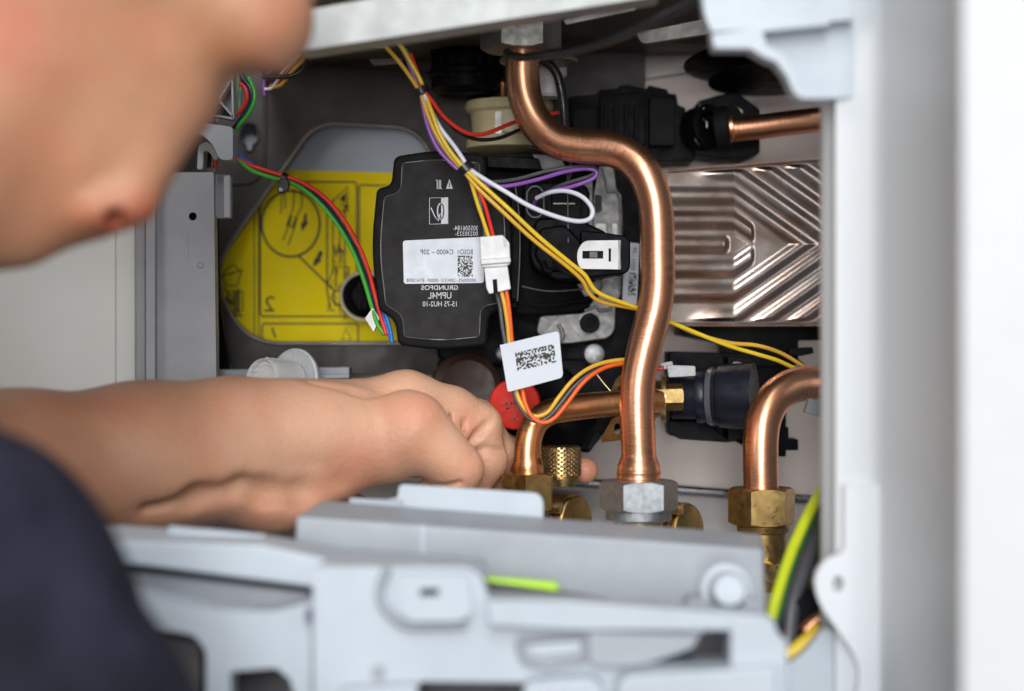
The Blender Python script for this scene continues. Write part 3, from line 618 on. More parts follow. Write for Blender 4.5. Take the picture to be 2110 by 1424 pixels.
# ================================================================== BLACK LOWER RIGHT VALVE MOTOR
t = thing('valve_motor', 'black valve motor with glossy rings and a brass hex stub behind the main pipe', 'valve motor', P(1480, 915, 1170))
prism('motor_box', rnd([(1378, 724), (1545, 728), (1552, 745), (1552, 905), (1498, 912), (1380, 898)], 5), 1172, 36, BLACK, t, bevel=1.5)
prism('motor_box', rnd([(1500, 735), (1552, 740), (1552, 900), (1500, 910)], 4), 1146, 28, BLACKM, t, bevel=1.2)
AX = (1, -0.30, 0.02)
lathe('motor_barrel', P(1388, 818, 1140), AX, [(0, 12), (0, 14.5), (16, 14.5), (16, 17), (19, 17.2), (22, 16.5), (22, 17.5), (25, 18.6), (29, 18.6), (30, 20), (40, 21), (52, 21)], BLUEBL, t, 56)
lathe('motor_ring', P(1388, 818, 1140), AX, [(23, 18.4), (24, 19.0), (26.5, 19.0), (27, 18.2)], mat('ring_gloss', (0.10, 0.10, 0.115), 0.15), t, 56)
prism('mount_ear', rnd([(1512, 784), (1550, 784), (1550, 872), (1516, 872), (1508, 850), (1508, 800)], 10), 1140, 5, mat('ear_grey', (0.26, 0.22, 0.18), 0.4, 0.4), t, bevel=0.8)
prism('mount_ear', rnd([(1508, 745), (1528, 745), (1540, 760), (1540, 784), (1508, 784)], 8), 1144, 5, MATS['ear_grey'], t, bevel=0.8)
hexnut('hex_stub', P(1338, 820, 1120), (1, 0.0, 0.03), 8.6, 21, mat('brass_dull', (0.30, 0.20, 0.08), 0.45, 1.0, 0.2, 120, 0.3, 2500), t, math.radians(22), bore=2)
lathe('brass_washer', P(1350, 822, 1128), (1, -0.1, 0), [(-3, 10), (-3, 14), (0, 14), (0, 12), (4, 12), (4, 15), (7, 15)], BRASS_L, t, 40)
prism('lower_bracket', rnd([(1378, 868), (1450, 868), (1500, 905), (1500, 912), (1400, 905), (1378, 892)], 3), 1150, 20, BLACK, t, bevel=1)
prism('lower_clip', rnd([(1500, 900), (1560, 905), (1600, 880), (1625, 880), (1625, 905), (1645, 905), (1645, 928), (1618, 928), (1618, 942), (1560, 935)], 3), 1180, 20, BLACK, t, bevel=1)
prism('lower_clip', rnd([(1560, 800), (1620, 800), (1620, 940), (1560, 935)], 3), 1185, 14, BLACK, t, bevel=1)
t = thing('clear_terminal', 'small clear plastic wire terminal on top of the lower valve motor', 'terminal', P(1400, 775, 1125))
prism('terminal_sleeve', rnd([(1374, 752), (1433, 754), (1434, 775), (1378, 778)], 3), 1116, 8, CLEAR, t, bevel=0.8)
prism('terminal_mouth', rnd([(1360, 748), (1386, 744), (1388, 760), (1362, 762)], 3), 1120, 6, CLEAR, t, bevel=0.8)
tube('wire_end', [(1340, 758, 1120), (1358, 760, 1119), (1368, 758, 1119)], 1.4, WIRE['red'], t)
t = thing('support_bracket', 'black plastic support under the heat exchanger with side tabs', 'bracket', P(1600, 740, 1190))
prism('support_bar', rnd([(1400, 672), (1760, 672), (1760, 700), (1645, 702), (1645, 740), (1660, 752), (1500, 756), (1492, 708), (1400, 690)], 3), 1186, 40, BLACK, t, bevel=1.2)
prism('support_tab', rnd([(1625, 718), (1675, 715), (1678, 728), (1650, 734), (1625, 732)], 4), 1170, 8, BLACKM, t, bevel=1)
prism('support_leg', rnd([(1545, 740), (1640, 740), (1620, 800), (1560, 830), (1545, 800)], 4), 1192, 20, BLACK, t, bevel=1.2)
t = thing('casing_clip', 'pale plastic clip peeking from the casing edge under the right elbow', 'clip', P(1680, 850, 1060))
prism('clip_body', rnd([(1668, 820), (1700, 828), (1700, 862), (1658, 850)], 4), 1062, 8, GREYM, t, bevel=0.8)

# ================================================================== TOP MIDDLE FITTINGS
t = thing('condensate_vent', 'black cylindrical vent hanging under the chamber left of the ceiling nut', 'vent', P(960, 195, 1180))
lathe('vent_body', P(960, 30, 1180), (0, 0, -1), [(0, 22), (20, 22), (21, 24), (26, 24), (27, 23), (36, 23), (38, 25), (41, 25), (42, 23), (50, 23), (52, 20), (54, 18)], BLACK, t, 56)
for k in range(7):
    a = -2.3 + k * 0.38; lathe('vent_rib', P(960, 118, 1180) + Vector((23 * math.cos(a), 23 * math.sin(a), 0)) * 0.001, (0, 0, -1), [(0, 1.2), (15, 1.2)], BLACKM, t, 10)
t = thing('cream_spool', 'yellowish cream plastic spool fitting behind the upper bend of the copper pipe', 'fitting', P(1050, 305, 1190))
lathe('spool_body', P(1050, 212, 1195), (0, 0, -1), [(0, 24), (0, 29), (3, 30), (6, 29), (8, 26), (22, 25), (24, 28), (27, 29), (31, 29), (32, 26)], CREAM, t, 56)
prism('spool_slot', rnd([(1020, 230), (1034, 230), (1034, 276), (1020, 276)], 4), 1166, 6, STEEL_D, t)
lathe('copper_nipple', P(1036, 196, 1178), (0, 0, -1), [(-8, 3), (0, 3), (3, 4)], COPPER_O, t, 20)
t = thing('white_hose', 'pale ribbed hose end directly behind the top of the main copper pipe', 'hose', P(1130, 200, 1150))
lathe('hose_cuff', P(1130, 125, 1150), (0, 0, -1), [(0, 12), (10, 12), (11, 10), (22, 11), (24, 9)], WHITE, t, 32)
t = thing('black_loop_cable', 'thick black cable looping down behind the main copper pipe', 'cable', P(1163, 270, 1110))
tube('cable', [(1100, 120, 1110), (1125, 128, 1112), (1146, 150, 1114), (1156, 185, 1115), (1162, 230, 1116), (1164, 290, 1120)], 2.9, WIRE['black'], t, nr=20)
t = thing('black_top_cable', 'blurred black cable crossing from the ceiling nut up to the right', 'cable', P(1050, 112, 980))
tube('cable', [(1046, 108, 1035), (1060, 116, 1025), (1090, 117, 1010), (1130, 112, 990), (1200, 100, 965), (1280, 74, 940), (1360, 40, 915), (1470, -15, 890)], 2.6, WIRE['black'], t, nr=20)

# ================================================================== LOWER MIDDLE: RED CAP, BRASS CAPS
t = thing('red_cap', 'round red plastic cap with embossed marks hanging behind the white tag', 'cap', P(1060, 885, 1140))
lathe('cap_body', P(1060, 833, 1138), (-0.1, -1, 0.02), [(-14, 14), (-12, 16), (-1, 16.4), (0.5, 15.6), (1.0, 14)], RED, t, 56)
mk = lambda pts, w=3: ribbon('', pts, w, 1136.6, REDD)
link('embossed_mark', joinm([mk([(1042, 818), (1046, 850)]), mk([(1030, 832), (1086, 830)]), mk([(1060, 800), (1060, 866)]), mk([(1034, 852), (1050, 838), (1056, 826)]), mk([(1068, 846), (1084, 850)]), mk([(1066, 812), (1082, 806)]), mk([(1046, 860), (1072, 866)])]), REDD, t)
lathe('ribbed_collar', P(1130, 800, 1160), (-0.3, -1, 0), [(-20, 14), (-8, 14), (-6, 12), (-3, 14), (0, 12), (3, 13), (4, 9)], BLACK, t, 40)
t = thing('drain_valve', 'black plastic drain valve body behind the short elbow', 'valve', P(1180, 925, 1150))
lathe('valve_barrel', P(1165, 862, 1150), (0, 0, -1), [(0, 20), (4, 21), (8, 20), (12, 17), (16, 16), (19, 13)], BLACK, t, 40)
prism('valve_block', rnd([(1100, 740), (1300, 740), (1290, 880), (1235, 900), (1215, 935), (1190, 930), (1100, 900)], 10), 1178, 40, BLACK, t, bevel=3)
prism('valve_tab', rnd([(1205, 885), (1230, 882), (1240, 900), (1215, 930), (1205, 920)], 5), 1150, 8, BLACKM, t, bevel=1.5)
prism('valve_block', rnd([(900, 742), (1110, 742), (1110, 960), (900, 960)], 10), 1200, 20, BLACK, t, bevel=3)
lathe('brown_elbow', P(960, 800, 1190), (0.2, -1, 0.1), [(-10, 22), (0, 24), (6, 23), (9, 18), (8, 12)], mat('rusty_brown', (0.05, 0.022, 0.015), 0.5), t, 40)
t = thing('knurled_cap', 'brass cap with diamond knurling beside the short copper elbow', 'cap', P(1156, 985, 1130))
nr_, nh = 88, 28; V = []; F = []
A = P(1156, 918, 1128)
for j in range(nh + 1):
    for i in range(nr_):
        a = 2 * math.pi * i / nr_; g = min(abs((i + j) % 4 - 2), abs((i - j) % 4 - 2)) / 2
        r = 11.9 + (1.0 * g if 0 < j < nh else -0.6); V.append(A + Vector((r * math.cos(a), r * math.sin(a), -19.5 * j / nh)) * 0.001)
for j in range(nh):
    for i in range(nr_): q = (i + 1) % nr_; F.append((j * nr_ + i, j * nr_ + q, (j + 1) * nr_ + q, (j + 1) * nr_ + i))
F.append(tuple(range(nr_))); F.append(tuple(range(nh * nr_, (nh + 1) * nr_)))
link('knurled_body', fixn(mesh(V, F)), BRASS_L, t, None, 25)
lathe('cap_foot', A + Vector((0, 0, -0.0195)), (0, 0, -1), [(0, 11), (1, 12), (2.5, 11), (6, 9)], BRASS_L, t)
t = thing('brass_wing_clip', 'small folded brass clip sticking out left of the main pipe', 'clip', P(1265, 910, 1110))
prism('wing', [(1262, 862), (1290, 850), (1290, 906), (1240, 912), (1238, 904)], lambda x, y: 1112 + (x - 1262) * 0.2, 2, BRASS, t, bevel=0.3, holes=[circ(1272, 884, 7, 14, 12)])
prism('wing', rnd([(1258, 806), (1270, 780), (1290, 764), (1290, 778), (1276, 796), (1272, 812)], 4), lambda x, y: 1116 + (x - 1262) * 0.2, 2, BRASS_L, t)
tube('wire_leg', [(1230, 772, 1118), (1244, 790, 1117), (1258, 806, 1116)], 0.7, BRASS_L, t)
t = thing('ribbed_brass_cap', 'ribbed brass service cap low behind the short elbow nut', 'cap', P(1175, 1070, 1120), 'ribbed brass service caps')
lathe('cap_body', P(1158, 1075, 1130), (0.75, -0.6, 0), [(-16, 17), (0, 18), (1, 15.5), (2, 15.5), (3, 18), (4.5, 18), (5, 15.5), (6, 15.5), (7, 18), (8.5, 18), (9, 15), (10, 15), (11, 17), (12, 16), (13, 10)], BRASS, t, 48)
lathe('cap_stub', P(1142, 1046, 1110), (1, -0.4, 0), [(-6, 4), (4, 4), (5, 3)], BRASS_L, t, 24)
t = thing('ribbed_brass_cap', 'ribbed brass service cap low to the right of the steel nut', 'cap', P(1400, 1090, 1110), 'ribbed brass service caps')
lathe('cap_body', P(1388, 1093, 1116), (0.75, -0.6, 0), [(-16, 17), (0, 18), (1, 15.5), (2, 15.5), (3, 18), (4.5, 18), (5, 15.5), (6, 15.5), (7, 18), (8.5, 18), (9, 15), (10, 15), (11, 17), (12, 16), (13, 10)], BRASS, t, 48)
lathe('cap_stub', P(1384, 1048, 1100), (1, -0.4, 0), [(-6, 4), (6, 4), (7, 3)], BRASS_L, t, 24)

# ================================================================== WIRES
def wire(parent, col, pts, r=1.25, d=1080, label=None): return tube('wire', pts, r, WIRE[col], parent, label or col.replace('lemon', 'yellow').replace('gold', 'amber') + ' wire', nr=14, n=8, d=d)
def tie(parent, x, y, ang, rx, w=13, d=1078, head=True):
    a = math.radians(ang); ax = Vector((math.cos(a), 0, -math.sin(a)))
    c = P(x, y, d); s = w * K * d
    b = lathe('cable_tie', c, ax, [(-s / 2, rx - 0.4), (-s / 2 + 0.3, rx), (s / 2 - 0.3, rx), (s / 2, rx - 0.4)], WIRE['black'], parent, 24)
    if head: prism('tie_head', rnd([(x - 9, y - 7), (x + 9, y - 7), (x + 9, y + 7), (x - 9, y + 7)], 3), d - rx - 4, 5, WIRE['black'], b, bevel=0.6)
    return b
t = thing('main_wire_harness', 'tied bundle of yellow, purple, white and red wires crossing in front of the pump', 'wire harness', P(957, 345, 1070))
wire(t, 'gold', [(770, 60, 1060), (790, 90, 1060), (818, 122, 1062), (843, 155, 1064), (865, 190, 1066), (880, 232, 1066), (898, 275, 1066), (925, 318, 1066), (955, 352, 1066), (985, 388, 1066), (1040, 440, 1066), (1100, 495, 1068), (1165, 546, 1072), (1200, 578, 1076), (1214, 604, 1080), (1240, 622, 1084), (1300, 634, 1090), (1340, 642, 1095), (1380, 662, 1100), (1430, 686, 1104), (1500, 706, 1108), (1560, 712, 1112), (1610, 728, 1118), (1655, 755, 1122)], 1.3)
wire(t, 'yellow', [(800, 66, 1062), (826, 95, 1062), (848, 132, 1063), (866, 165, 1064), (874, 190, 1065), (890, 232, 1063), (906, 275, 1063), (930, 315, 1063), (960, 350, 1064), (992, 380, 1065), (1050, 432, 1064), (1110, 488, 1066), (1170, 538, 1070), (1204, 566, 1073), (1224, 596, 1076), (1250, 612, 1080), (1300, 630, 1088), (1340, 644, 1094), (1378, 662, 1098), (1420, 680, 1102), (1500, 712, 1107), (1560, 730, 1112), (1600, 742, 1116), (1635, 758, 1120)], 1.35, label='paler yellow wire')
wire(t, 'purple', [(806, 70, 1066), (832, 108, 1066), (850, 150, 1067), (866, 188, 1068), (872, 222, 1068), (884, 268, 1068), (905, 310, 1068), (940, 346, 1068), (968, 364, 1068), (1000, 380, 1068), (1040, 384, 1070), (1100, 372, 1074), (1160, 355, 1078), (1205, 348, 1080), (1228, 353, 1080), (1222, 368, 1080), (1180, 384, 1082), (1130, 396, 1088), (1106, 410, 1098), (1098, 430, 1112)], 1.25)
wire(t, 'white', [(874, 195, 1064), (890, 232, 1066), (908, 265, 1066), (935, 300, 1066), (952, 325, 1066), (966, 346, 1066), (990, 364, 1064), (1040, 394, 1062), (1090, 424, 1062), (1145, 446, 1064), (1190, 456, 1066), (1216, 450, 1068), (1220, 430, 1070), (1200, 406, 1074), (1168, 394, 1078), (1135, 396, 1084), (1106, 408, 1096)], 1.4)
wire(t, 'grey', [(820, 75, 1068), (846, 118, 1068), (862, 160, 1068), (870, 190, 1070), (880, 240, 1070), (900, 290, 1070), (935, 336, 1070), (968, 356, 1070), (1000, 374, 1072), (1060, 370, 1078), (1130, 352, 1082), (1200, 342, 1084), (1226, 346, 1085), (1216, 362, 1086), (1160, 380, 1090), (1118, 400, 1098)], 1.2, label='dark grey wire')
wire(t, 'red', [(846, 110, 1068), (860, 150, 1066), (872, 184, 1064), (890, 208, 1066), (912, 238, 1070), (940, 262, 1074), (968, 276, 1080), (998, 276, 1088), (1030, 264, 1100), (1060, 252, 1115), (1110, 240, 1135), (1150, 232, 1145)], 1.25)
wire(t, 'black', [(856, 160, 1070), (876, 196, 1068), (896, 222, 1070), (925, 254, 1076), (955, 278, 1082), (990, 288, 1090), (1030, 284, 1102), (1070, 268, 1118), (1120, 250, 1138)], 1.2)
wire(t, 'yellow', [(962, 352, 1067), (972, 380, 1068), (984, 420, 1070), (996, 455, 1072), (1008, 492, 1074)], 1.2, label='yellow wire going down to the white connector')
wire(t, 'red', [(964, 350, 1069), (982, 385, 1069), (998, 420, 1070), (1008, 455, 1072), (1018, 492, 1074)], 1.2, label='red wire going down to the white connector')
wire(t, 'grey', [(960, 350, 1070), (980, 385, 1071), (990, 420, 1072), (996, 455, 1073), (1000, 492, 1074)], 1.1, label='grey wire going down to the white connector')
tie(t, 868, 188, 62, 5.0, 15, 1066, False); tie(t, 959, 347, 48, 5.2, 17, 1066, False)
t = thing('white_connector', 'small white two-piece inline wire connector in front of the pump label', 'connector', P(1020, 600, 1070))
prism('socket_half', rnd([(988, 488), (1036, 484), (1050, 500), (1052, 543), (1044, 549), (994, 552), (990, 540)], 3), 1066, 12, WHITE, t, bevel=0.8)
prism('socket_lip', [(990, 534), (1052, 530), (1053, 541), (991, 546)], 1064, 15, WHITE, t, bevel=0.8)
prism('plug_half', rnd([(997, 552), (1046, 548), (1053, 596), (1008, 606), (1002, 594)], 3), 1067, 10, WHITE, t, bevel=0.8)
prism('latch_slot', [(1015, 576), (1024, 575), (1026, 603), (1017, 604)], 1066.2, 3, BLACK, t)
prism('latch_gap', [(1036, 487), (1044, 494), (1045, 506), (1038, 506)], 1065.2, 3, STEEL_D, t)
t = thing('tagged_wire_loop', 'grey, yellow and orange wires looping under the white tag past the red cap', 'wires', P(1090, 865, 1070))
wire(t, 'grey', [(1022, 600, 1073), (1030, 630, 1074), (1035, 670, 1074), (1042, 710, 1074), (1052, 760, 1074), (1058, 805, 1074), (1068, 832, 1074), (1084, 856, 1074), (1104, 868, 1074), (1126, 862, 1074), (1150, 838, 1075), (1180, 800, 1078), (1214, 772, 1082), (1255, 752, 1088), (1300, 746, 1095), (1340, 752, 1100)], 1.3)
wire(t, 'gold', [(1033, 600, 1071), (1040, 630, 1071), (1046, 670, 1072), (1050, 710, 1073), (1058, 760, 1073), (1064, 805, 1072), (1074, 832, 1071), (1090, 852, 1071), (1108, 858, 1071), (1130, 848, 1072), (1152, 818, 1073), (1180, 784, 1076), (1212, 760, 1080), (1250, 746, 1086), (1300, 741, 1094), (1340, 748, 1100)], 1.3)
wire(t, 'orange', [(1043, 598, 1071), (1048, 630, 1071), (1052, 670, 1072), (1056, 710, 1073), (1068, 760, 1073), (1076, 800, 1072), (1082, 830, 1070), (1096, 858, 1069), (1118, 871, 1069), (1142, 862, 1070), (1168, 832, 1072), (1196, 795, 1076), (1224, 770, 1080), (1258, 754, 1087), (1300, 749, 1094), (1340, 756, 1100)], 1.3)
t = thing('white_tag', 'white flag label with a printed speckle code wrapped round the hanging wires', 'label tag', P(1095, 800, 1068))
TD = lambda x, y: 1069 - (x - 1032) * 0.05
prism('tag_front', rnd([(1031, 711), (1146, 683), (1152, 686), (1160, 772), (1156, 779), (1050, 807), (1046, 805)], [5, 8, 8, 8, 8, 5, 4]), TD, 0.5, PAPER, t)
prism('tag_back', rnd([(1037, 712), (1150, 686), (1158, 775), (1054, 804)], 6), lambda x, y: TD(x, y) + 3 - (x - 1032) * 0.015, 0.5, PAPER, t)
prism('tag_fold', [(1030, 711), (1035, 710), (1050, 806), (1046, 806)], lambda x, y: TD(x, y) + 0.1, 4, PAPER, t)
code_patch([(1061, 727), (1141, 709), (1146, 746), (1066, 764)], 26, 12, TD, INK, t, 9, 0.52)
t = thing('left_wire_bundle', 'red, green, black and blue wires arching over the yellow sheet to the pump', 'wire bundle', P(600, 380, 1150))
wire(t, 'red', [(474, 296, 1135), (484, 318, 1137), (510, 338, 1140), (550, 352, 1142), (590, 364, 1144), (630, 380, 1144), (670, 408, 1142), (705, 448, 1138), (735, 498, 1132), (757, 550, 1126), (772, 605, 1120), (784, 650, 1116), (796, 690, 1113)], 1.35)
wire(t, 'green', [(476, 302, 1137), (490, 328, 1138), (520, 352, 1140), (560, 366, 1142), (592, 374, 1144), (628, 392, 1144), (665, 425, 1142), (700, 470, 1138), (728, 520, 1132), (750, 578, 1126), (766, 632, 1120), (778, 668, 1117), (792, 690, 1116)], 1.35)
wire(t, 'navy', [(478, 294, 1140), (492, 322, 1141), (530, 346, 1143), (570, 360, 1145), (600, 370, 1147), (640, 392, 1147), (680, 430, 1145), (716, 482, 1140), (744, 540, 1134), (764, 600, 1127), (778, 645, 1122), (792, 685, 1120)], 1.2, label='dark navy wire')
wire(t, 'blue', [(776, 600, 1122), (786, 635, 1118), (796, 672, 1115), (806, 700, 1113), (808, 704, 1113), (804, 680, 1113), (792, 640, 1114), (784, 615, 1117)], 1.25)
wire(t, 'blue', [(480, 292, 1134), (486, 306, 1136), (500, 326, 1139), (520, 338, 1143)], 1.2)
tie(t, 585, 370, 18, 4.4, 12, 1144, False)
prism('tie_buckle', rnd([(574, 370), (588, 366), (596, 374), (594, 392), (580, 400), (570, 392)], 4), 1134, 8, WIRE['black'], t, bevel=1)
prism('tie_buckle_end', rnd([(574, 387), (582, 386), (583, 394), (575, 395)], 2), 1133, 2, mat('buckle_grey', (0.30, 0.32, 0.34), 0.3), t, bevel=0.3)
wire(t, 'red', [(478, 246, 1136), (496, 228, 1134), (508, 205, 1132), (506, 184, 1132), (494, 172, 1134)], 1.3, label='red wire curling up behind the bracket')
wire(t, 'navy', [(480, 268, 1136), (500, 240, 1136), (516, 212, 1136), (516, 185, 1136), (500, 160, 1138), (490, 130, 1140)], 1.6, label='navy wire curling up behind the bracket')
wire(t, 'green', [(480, 284, 1136), (490, 262, 1135), (508, 240, 1134), (522, 214, 1134), (524, 190, 1135), (512, 160, 1138)], 1.3, label='green wire curling up behind the bracket')
wire(t, 'gold', [(484, 302, 1138), (486, 288, 1136), (486, 270, 1136), (490, 262, 1138)], 1.1)
wire(t, 'palegreen', [(484, 240, 1140), (487, 200, 1140), (490, 165, 1140), (494, 120, 1140)], 1.2, label='pale green wire')
wire(t, 'palegreen', [(492, 240, 1142), (494, 200, 1142), (498, 165, 1142), (502, 120, 1142)], 1.2, label='pale green wire')
t = thing('lead_pair', 'short red and black wire ends tucked under the grey arch', 'wires', P(440, 345, 1130))
wire(t, 'red', [(436, 300, 1130), (440, 320, 1128), (446, 345, 1128)], 1.2); wire(t, 'black', [(430, 302, 1130), (432, 325, 1128), (430, 346, 1128)], 1.3); wire(t, 'orange', [(440, 305, 1132), (444, 326, 1130), (440, 346, 1130)], 0.9)
t = thing('pump_plug_tag', 'small white plug body where the green wire meets the pump', 'plug', P(768, 660, 1120))
prism('plug_body', rnd([(752, 656), (768, 634), (782, 656), (770, 684)], 2), 1118, 8, WHITE, t, bevel=0.6)
t = thing('upper_wire_bundle', 'white, yellow, purple and orange wires tied with black behind the forehead', 'wire bundle', P(600, 150, 1120))
wire(t, 'white', [(546, 184, 1124), (562, 180, 1122), (575, 160, 1120), (592, 138, 1118), (616, 114, 1116), (660, 90, 1114)], 1.1)
wire(t, 'orange', [(556, 178, 1126), (580, 164, 1124), (600, 140, 1122), (625, 116, 1120), (664, 92, 1118)], 1.1)
wire(t, 'gold', [(562, 180, 1122), (580, 174, 1121), (600, 150, 1119), (626, 124, 1117), (662, 98, 1115)], 1.2)
wire(t, 'purple', [(546, 196, 1126), (544, 180, 1125), (548, 160, 1124), (560, 140, 1122)], 1.2)
wire(t, 'yellow', [(800, 96, 1118), (700, 92, 1117), (660, 96, 1117), (640, 104, 1117), (626, 116, 1117)], 1.0, label='yellow wire running along under the channel')
tube('tie_tail', [(543, 158, 1120), (570, 158, 1118), (600, 157, 1116), (622, 146, 1114), (632, 128, 1114), (630, 112, 1115), (615, 108, 1116)], 1.5, WIRE['black'], t)
tie(t, 632, 112, -40, 4.2, 12, 1117, False)
# ================================================================== TOP CHANNEL, CASING EDGE, DOOR
t = thing('top_channel', 'light grey sheet-metal channel slanting across the top of the opening', 'metal channel', P(900, 60, 930))
prism('channel_face', rnd([(614, 106), (618, 30), (632, 20), (764, -3), (1360, -110), (1360, -8)], [12, 8, 8, 2, 2, 2]), 925, 26, CHAN, t, bevel=1.5)
t = thing('green_wires', 'dark and green wires just visible above the top channel', 'wires', P(700, 4, 1000))
wire(t, 'dgreen', [(600, 20, 1000), (660, 8, 1000), (720, -6, 1000), (800, -20, 1000)], 1.6, label='dark green wire')
wire(t, 'palegreen', [(620, 10, 1010), (680, 2, 1010), (740, -6, 1010), (800, -16, 1010)], 1.1, label='pale green wire')

# casing side: a folded sheet seen edge-on, built as a vertical section
def section(name, prof, zt, zb, m, parent, sm=40):
    V = []; F = []; n = len(prof)
    for q in (zt, zb):
        for x, d in prof: v = P(x, 712, d); V.append(Vector((v.x, v.y, q)))
    for i in range(n): j = (i + 1) % n; F.append((i, j, j + n, i + n))
    F.append(tuple(range(n))); F.append(tuple(range(n, 2 * n)))
    return link(name, fixn(mesh(V, F)), m, parent, None, sm)
t = thing('boiler_casing', 'tall pale casing side panel with folded front edge right of the pipes', 'casing panel', P(1800, 1100, 840))
section('side_panel', [(1690, 905), (1700, 893), (1716, 888), (1722, 872), (1790, 866), (1812, 862), (1824, 854), (1988, 778), (2030, 900), (1960, 1000), (1700, 1000)], 0.6, -0.6, WHITEP, t)
prism('hinge_lug', rnd([(1740, 1000), (1740, 1140), (1702, 1150), (1676, 1190), (1688, 1246), (1756, 1340), (1772, 1380), (1730, 1700), (1840, 1700), (1840, 1000)], [2, 20, 20, 30, 30, 12, 20, 4, 4, 4]), 862, 6, WHITEP, t, holes=[circ(1727, 1203, 11, 20, 17)])
prism('lug_hole_back', rnd([(1708, 1180), (1746, 1180), (1746, 1228), (1708, 1228)], 3), 872, 3, GREYP, t)
prism('lower_gusset', rnd([(1622, 1372), (1662, 1340), (1700, 1290), (1800, 1350), (1800, 1700), (1622, 1700)], [4, 10, 10, 4, 4, 4]), 880, 6, GREYB, t, bevel=1)
t = thing('open_door', 'bright white casing door standing open at the right edge', 'door', P(2060, 1100, 640))
section('door_panel', [(1972, 672), (1984, 656), (2400, 628), (2400, 660), (2010, 690), (1980, 690)], 0.6, -0.6, mat('door_white', (0.56, 0.575, 0.58), 0.4, 0, 0.01), t)
t = thing('hinge_corner', 'pale plastic corner bracket with a stepped curved foot at upper right', 'bracket', P(1600, 150, 855))
oc = [(1440, -60), (1452, 30), (1462, 70), (1472, 100), (1545, 100), (1575, 118), (1600, 128), (1622, 158), (1636, 192), (1652, 204), (1706, 204), (1760, 200), (1760, -60)]
prism('bracket_plate', rnd(oc, [2, 10, 10, 8, 8, 14, 14, 14, 14, 10, 4, 4, 4]), 868, 8, GREYB, t, bevel=1)
prism('bracket_face', rnd([(1440, -60), (1452, 30), (1466, 66), (1760, 40), (1760, -60)], [2, 6, 6, 4, 4]), 856, 14, GREYB, t, bevel=2)
rimp = [(1466, 70), (1472, 100), (1545, 100), (1575, 118), (1600, 128), (1622, 158), (1636, 192), (1652, 204), (1710, 204), (1710, 192), (1664, 190), (1650, 180), (1640, 146), (1616, 112), (1580, 92), (1572, 66), (1710, 52), (1710, 40), (1560, 56)]
prism('bracket_rim', rnd(rimp, 5), 854, 16, GREYB, t, bevel=1.5)

# ================================================================== FOREGROUND: FOLDED-DOWN CONTROL BOX
t = thing('control_box', 'pale grey control box folded down in front, out of focus', 'control box', P(1000, 1300, 830))
# rear tray of the box
box8('rear_housing', [(608, 1064), (1574, 1132), (1582, 1420), (600, 1330)], 890, [(664, 1030), (1570, 1100), (1578, 1420), (640, 1330)], 935, GREYM, t, 2.0)
prism('housing_seam', [(868, 1082), (876, 1083), (874, 1180), (866, 1180)], 888.8, 2, GREYB, t)
prism('housing_ledge', rnd([(720, 1026), (830, 1032), (830, 1048), (720, 1040)], 3), 934, 3, GREYM, t)
prism('rear_tab', rnd([(800, 1028), (818, 1026), (822, 1002), (830, 998), (1108, 1016), (1120, 1030), (1120, 1090), (800, 1070)], [3, 4, 8, 8, 12, 14, 4, 4]), 938, 3, GREYB, t, bevel=0.8)
# left part: shallow trays
box8('left_shelf', [(150, 1112), (540, 1122), (700, 1158), (1000, 1172), (1000, 1205), (640, 1210), (150, 1148)], 825, [(200, 1078), (540, 1100), (700, 1128), (1000, 1150), (1000, 1180), (640, 1180), (200, 1110)], 875, GREYB, t, 1.5)
prism('shelf_pad', rnd([(345, 1085), (545, 1103), (548, 1124), (345, 1108)], 4), 858, 6, GREYB, t, bevel=1)
prism('dark_slot', [(150, 1140), (645, 1205), (645, 1235), (150, 1170)], 850, 10, mat('slot_grey', (0.09, 0.085, 0.09), 0.6), t)
prism('curved_belly', rnd([(150, 1160), (640, 1222), (640, 1246), (560, 1262), (420, 1252), (280, 1226), (150, 1200)], 14), 838, 14, GREYP, t, bevel=2)
prism('left_face', rnd([(120, 1180), (270, 1220), (440, 1256), (560, 1262), (642, 1240), (642, 1600), (425, 1600), (425, 1340), (400, 1308), (330, 1296), (250, 1280)], [4, 20, 30, 20, 4, 4, 4, 16, 16, 10, 10]), 812, 22, GREYB, t, holes=[rnd([(474, 1384), (570, 1376), (598, 1400), (620, 1480), (474, 1480)], 6)])
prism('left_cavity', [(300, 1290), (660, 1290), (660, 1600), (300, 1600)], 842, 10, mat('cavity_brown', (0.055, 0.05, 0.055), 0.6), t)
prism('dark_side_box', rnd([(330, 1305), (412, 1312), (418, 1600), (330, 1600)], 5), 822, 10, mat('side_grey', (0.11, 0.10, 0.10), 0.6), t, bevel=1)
prism('face_step', rnd([(628, 1255), (640, 1255), (640, 1284), (628, 1284)], 3), 808, 5, mat('step_blue', (0.16, 0.17, 0.25), 0.6), t, bevel=0.5)
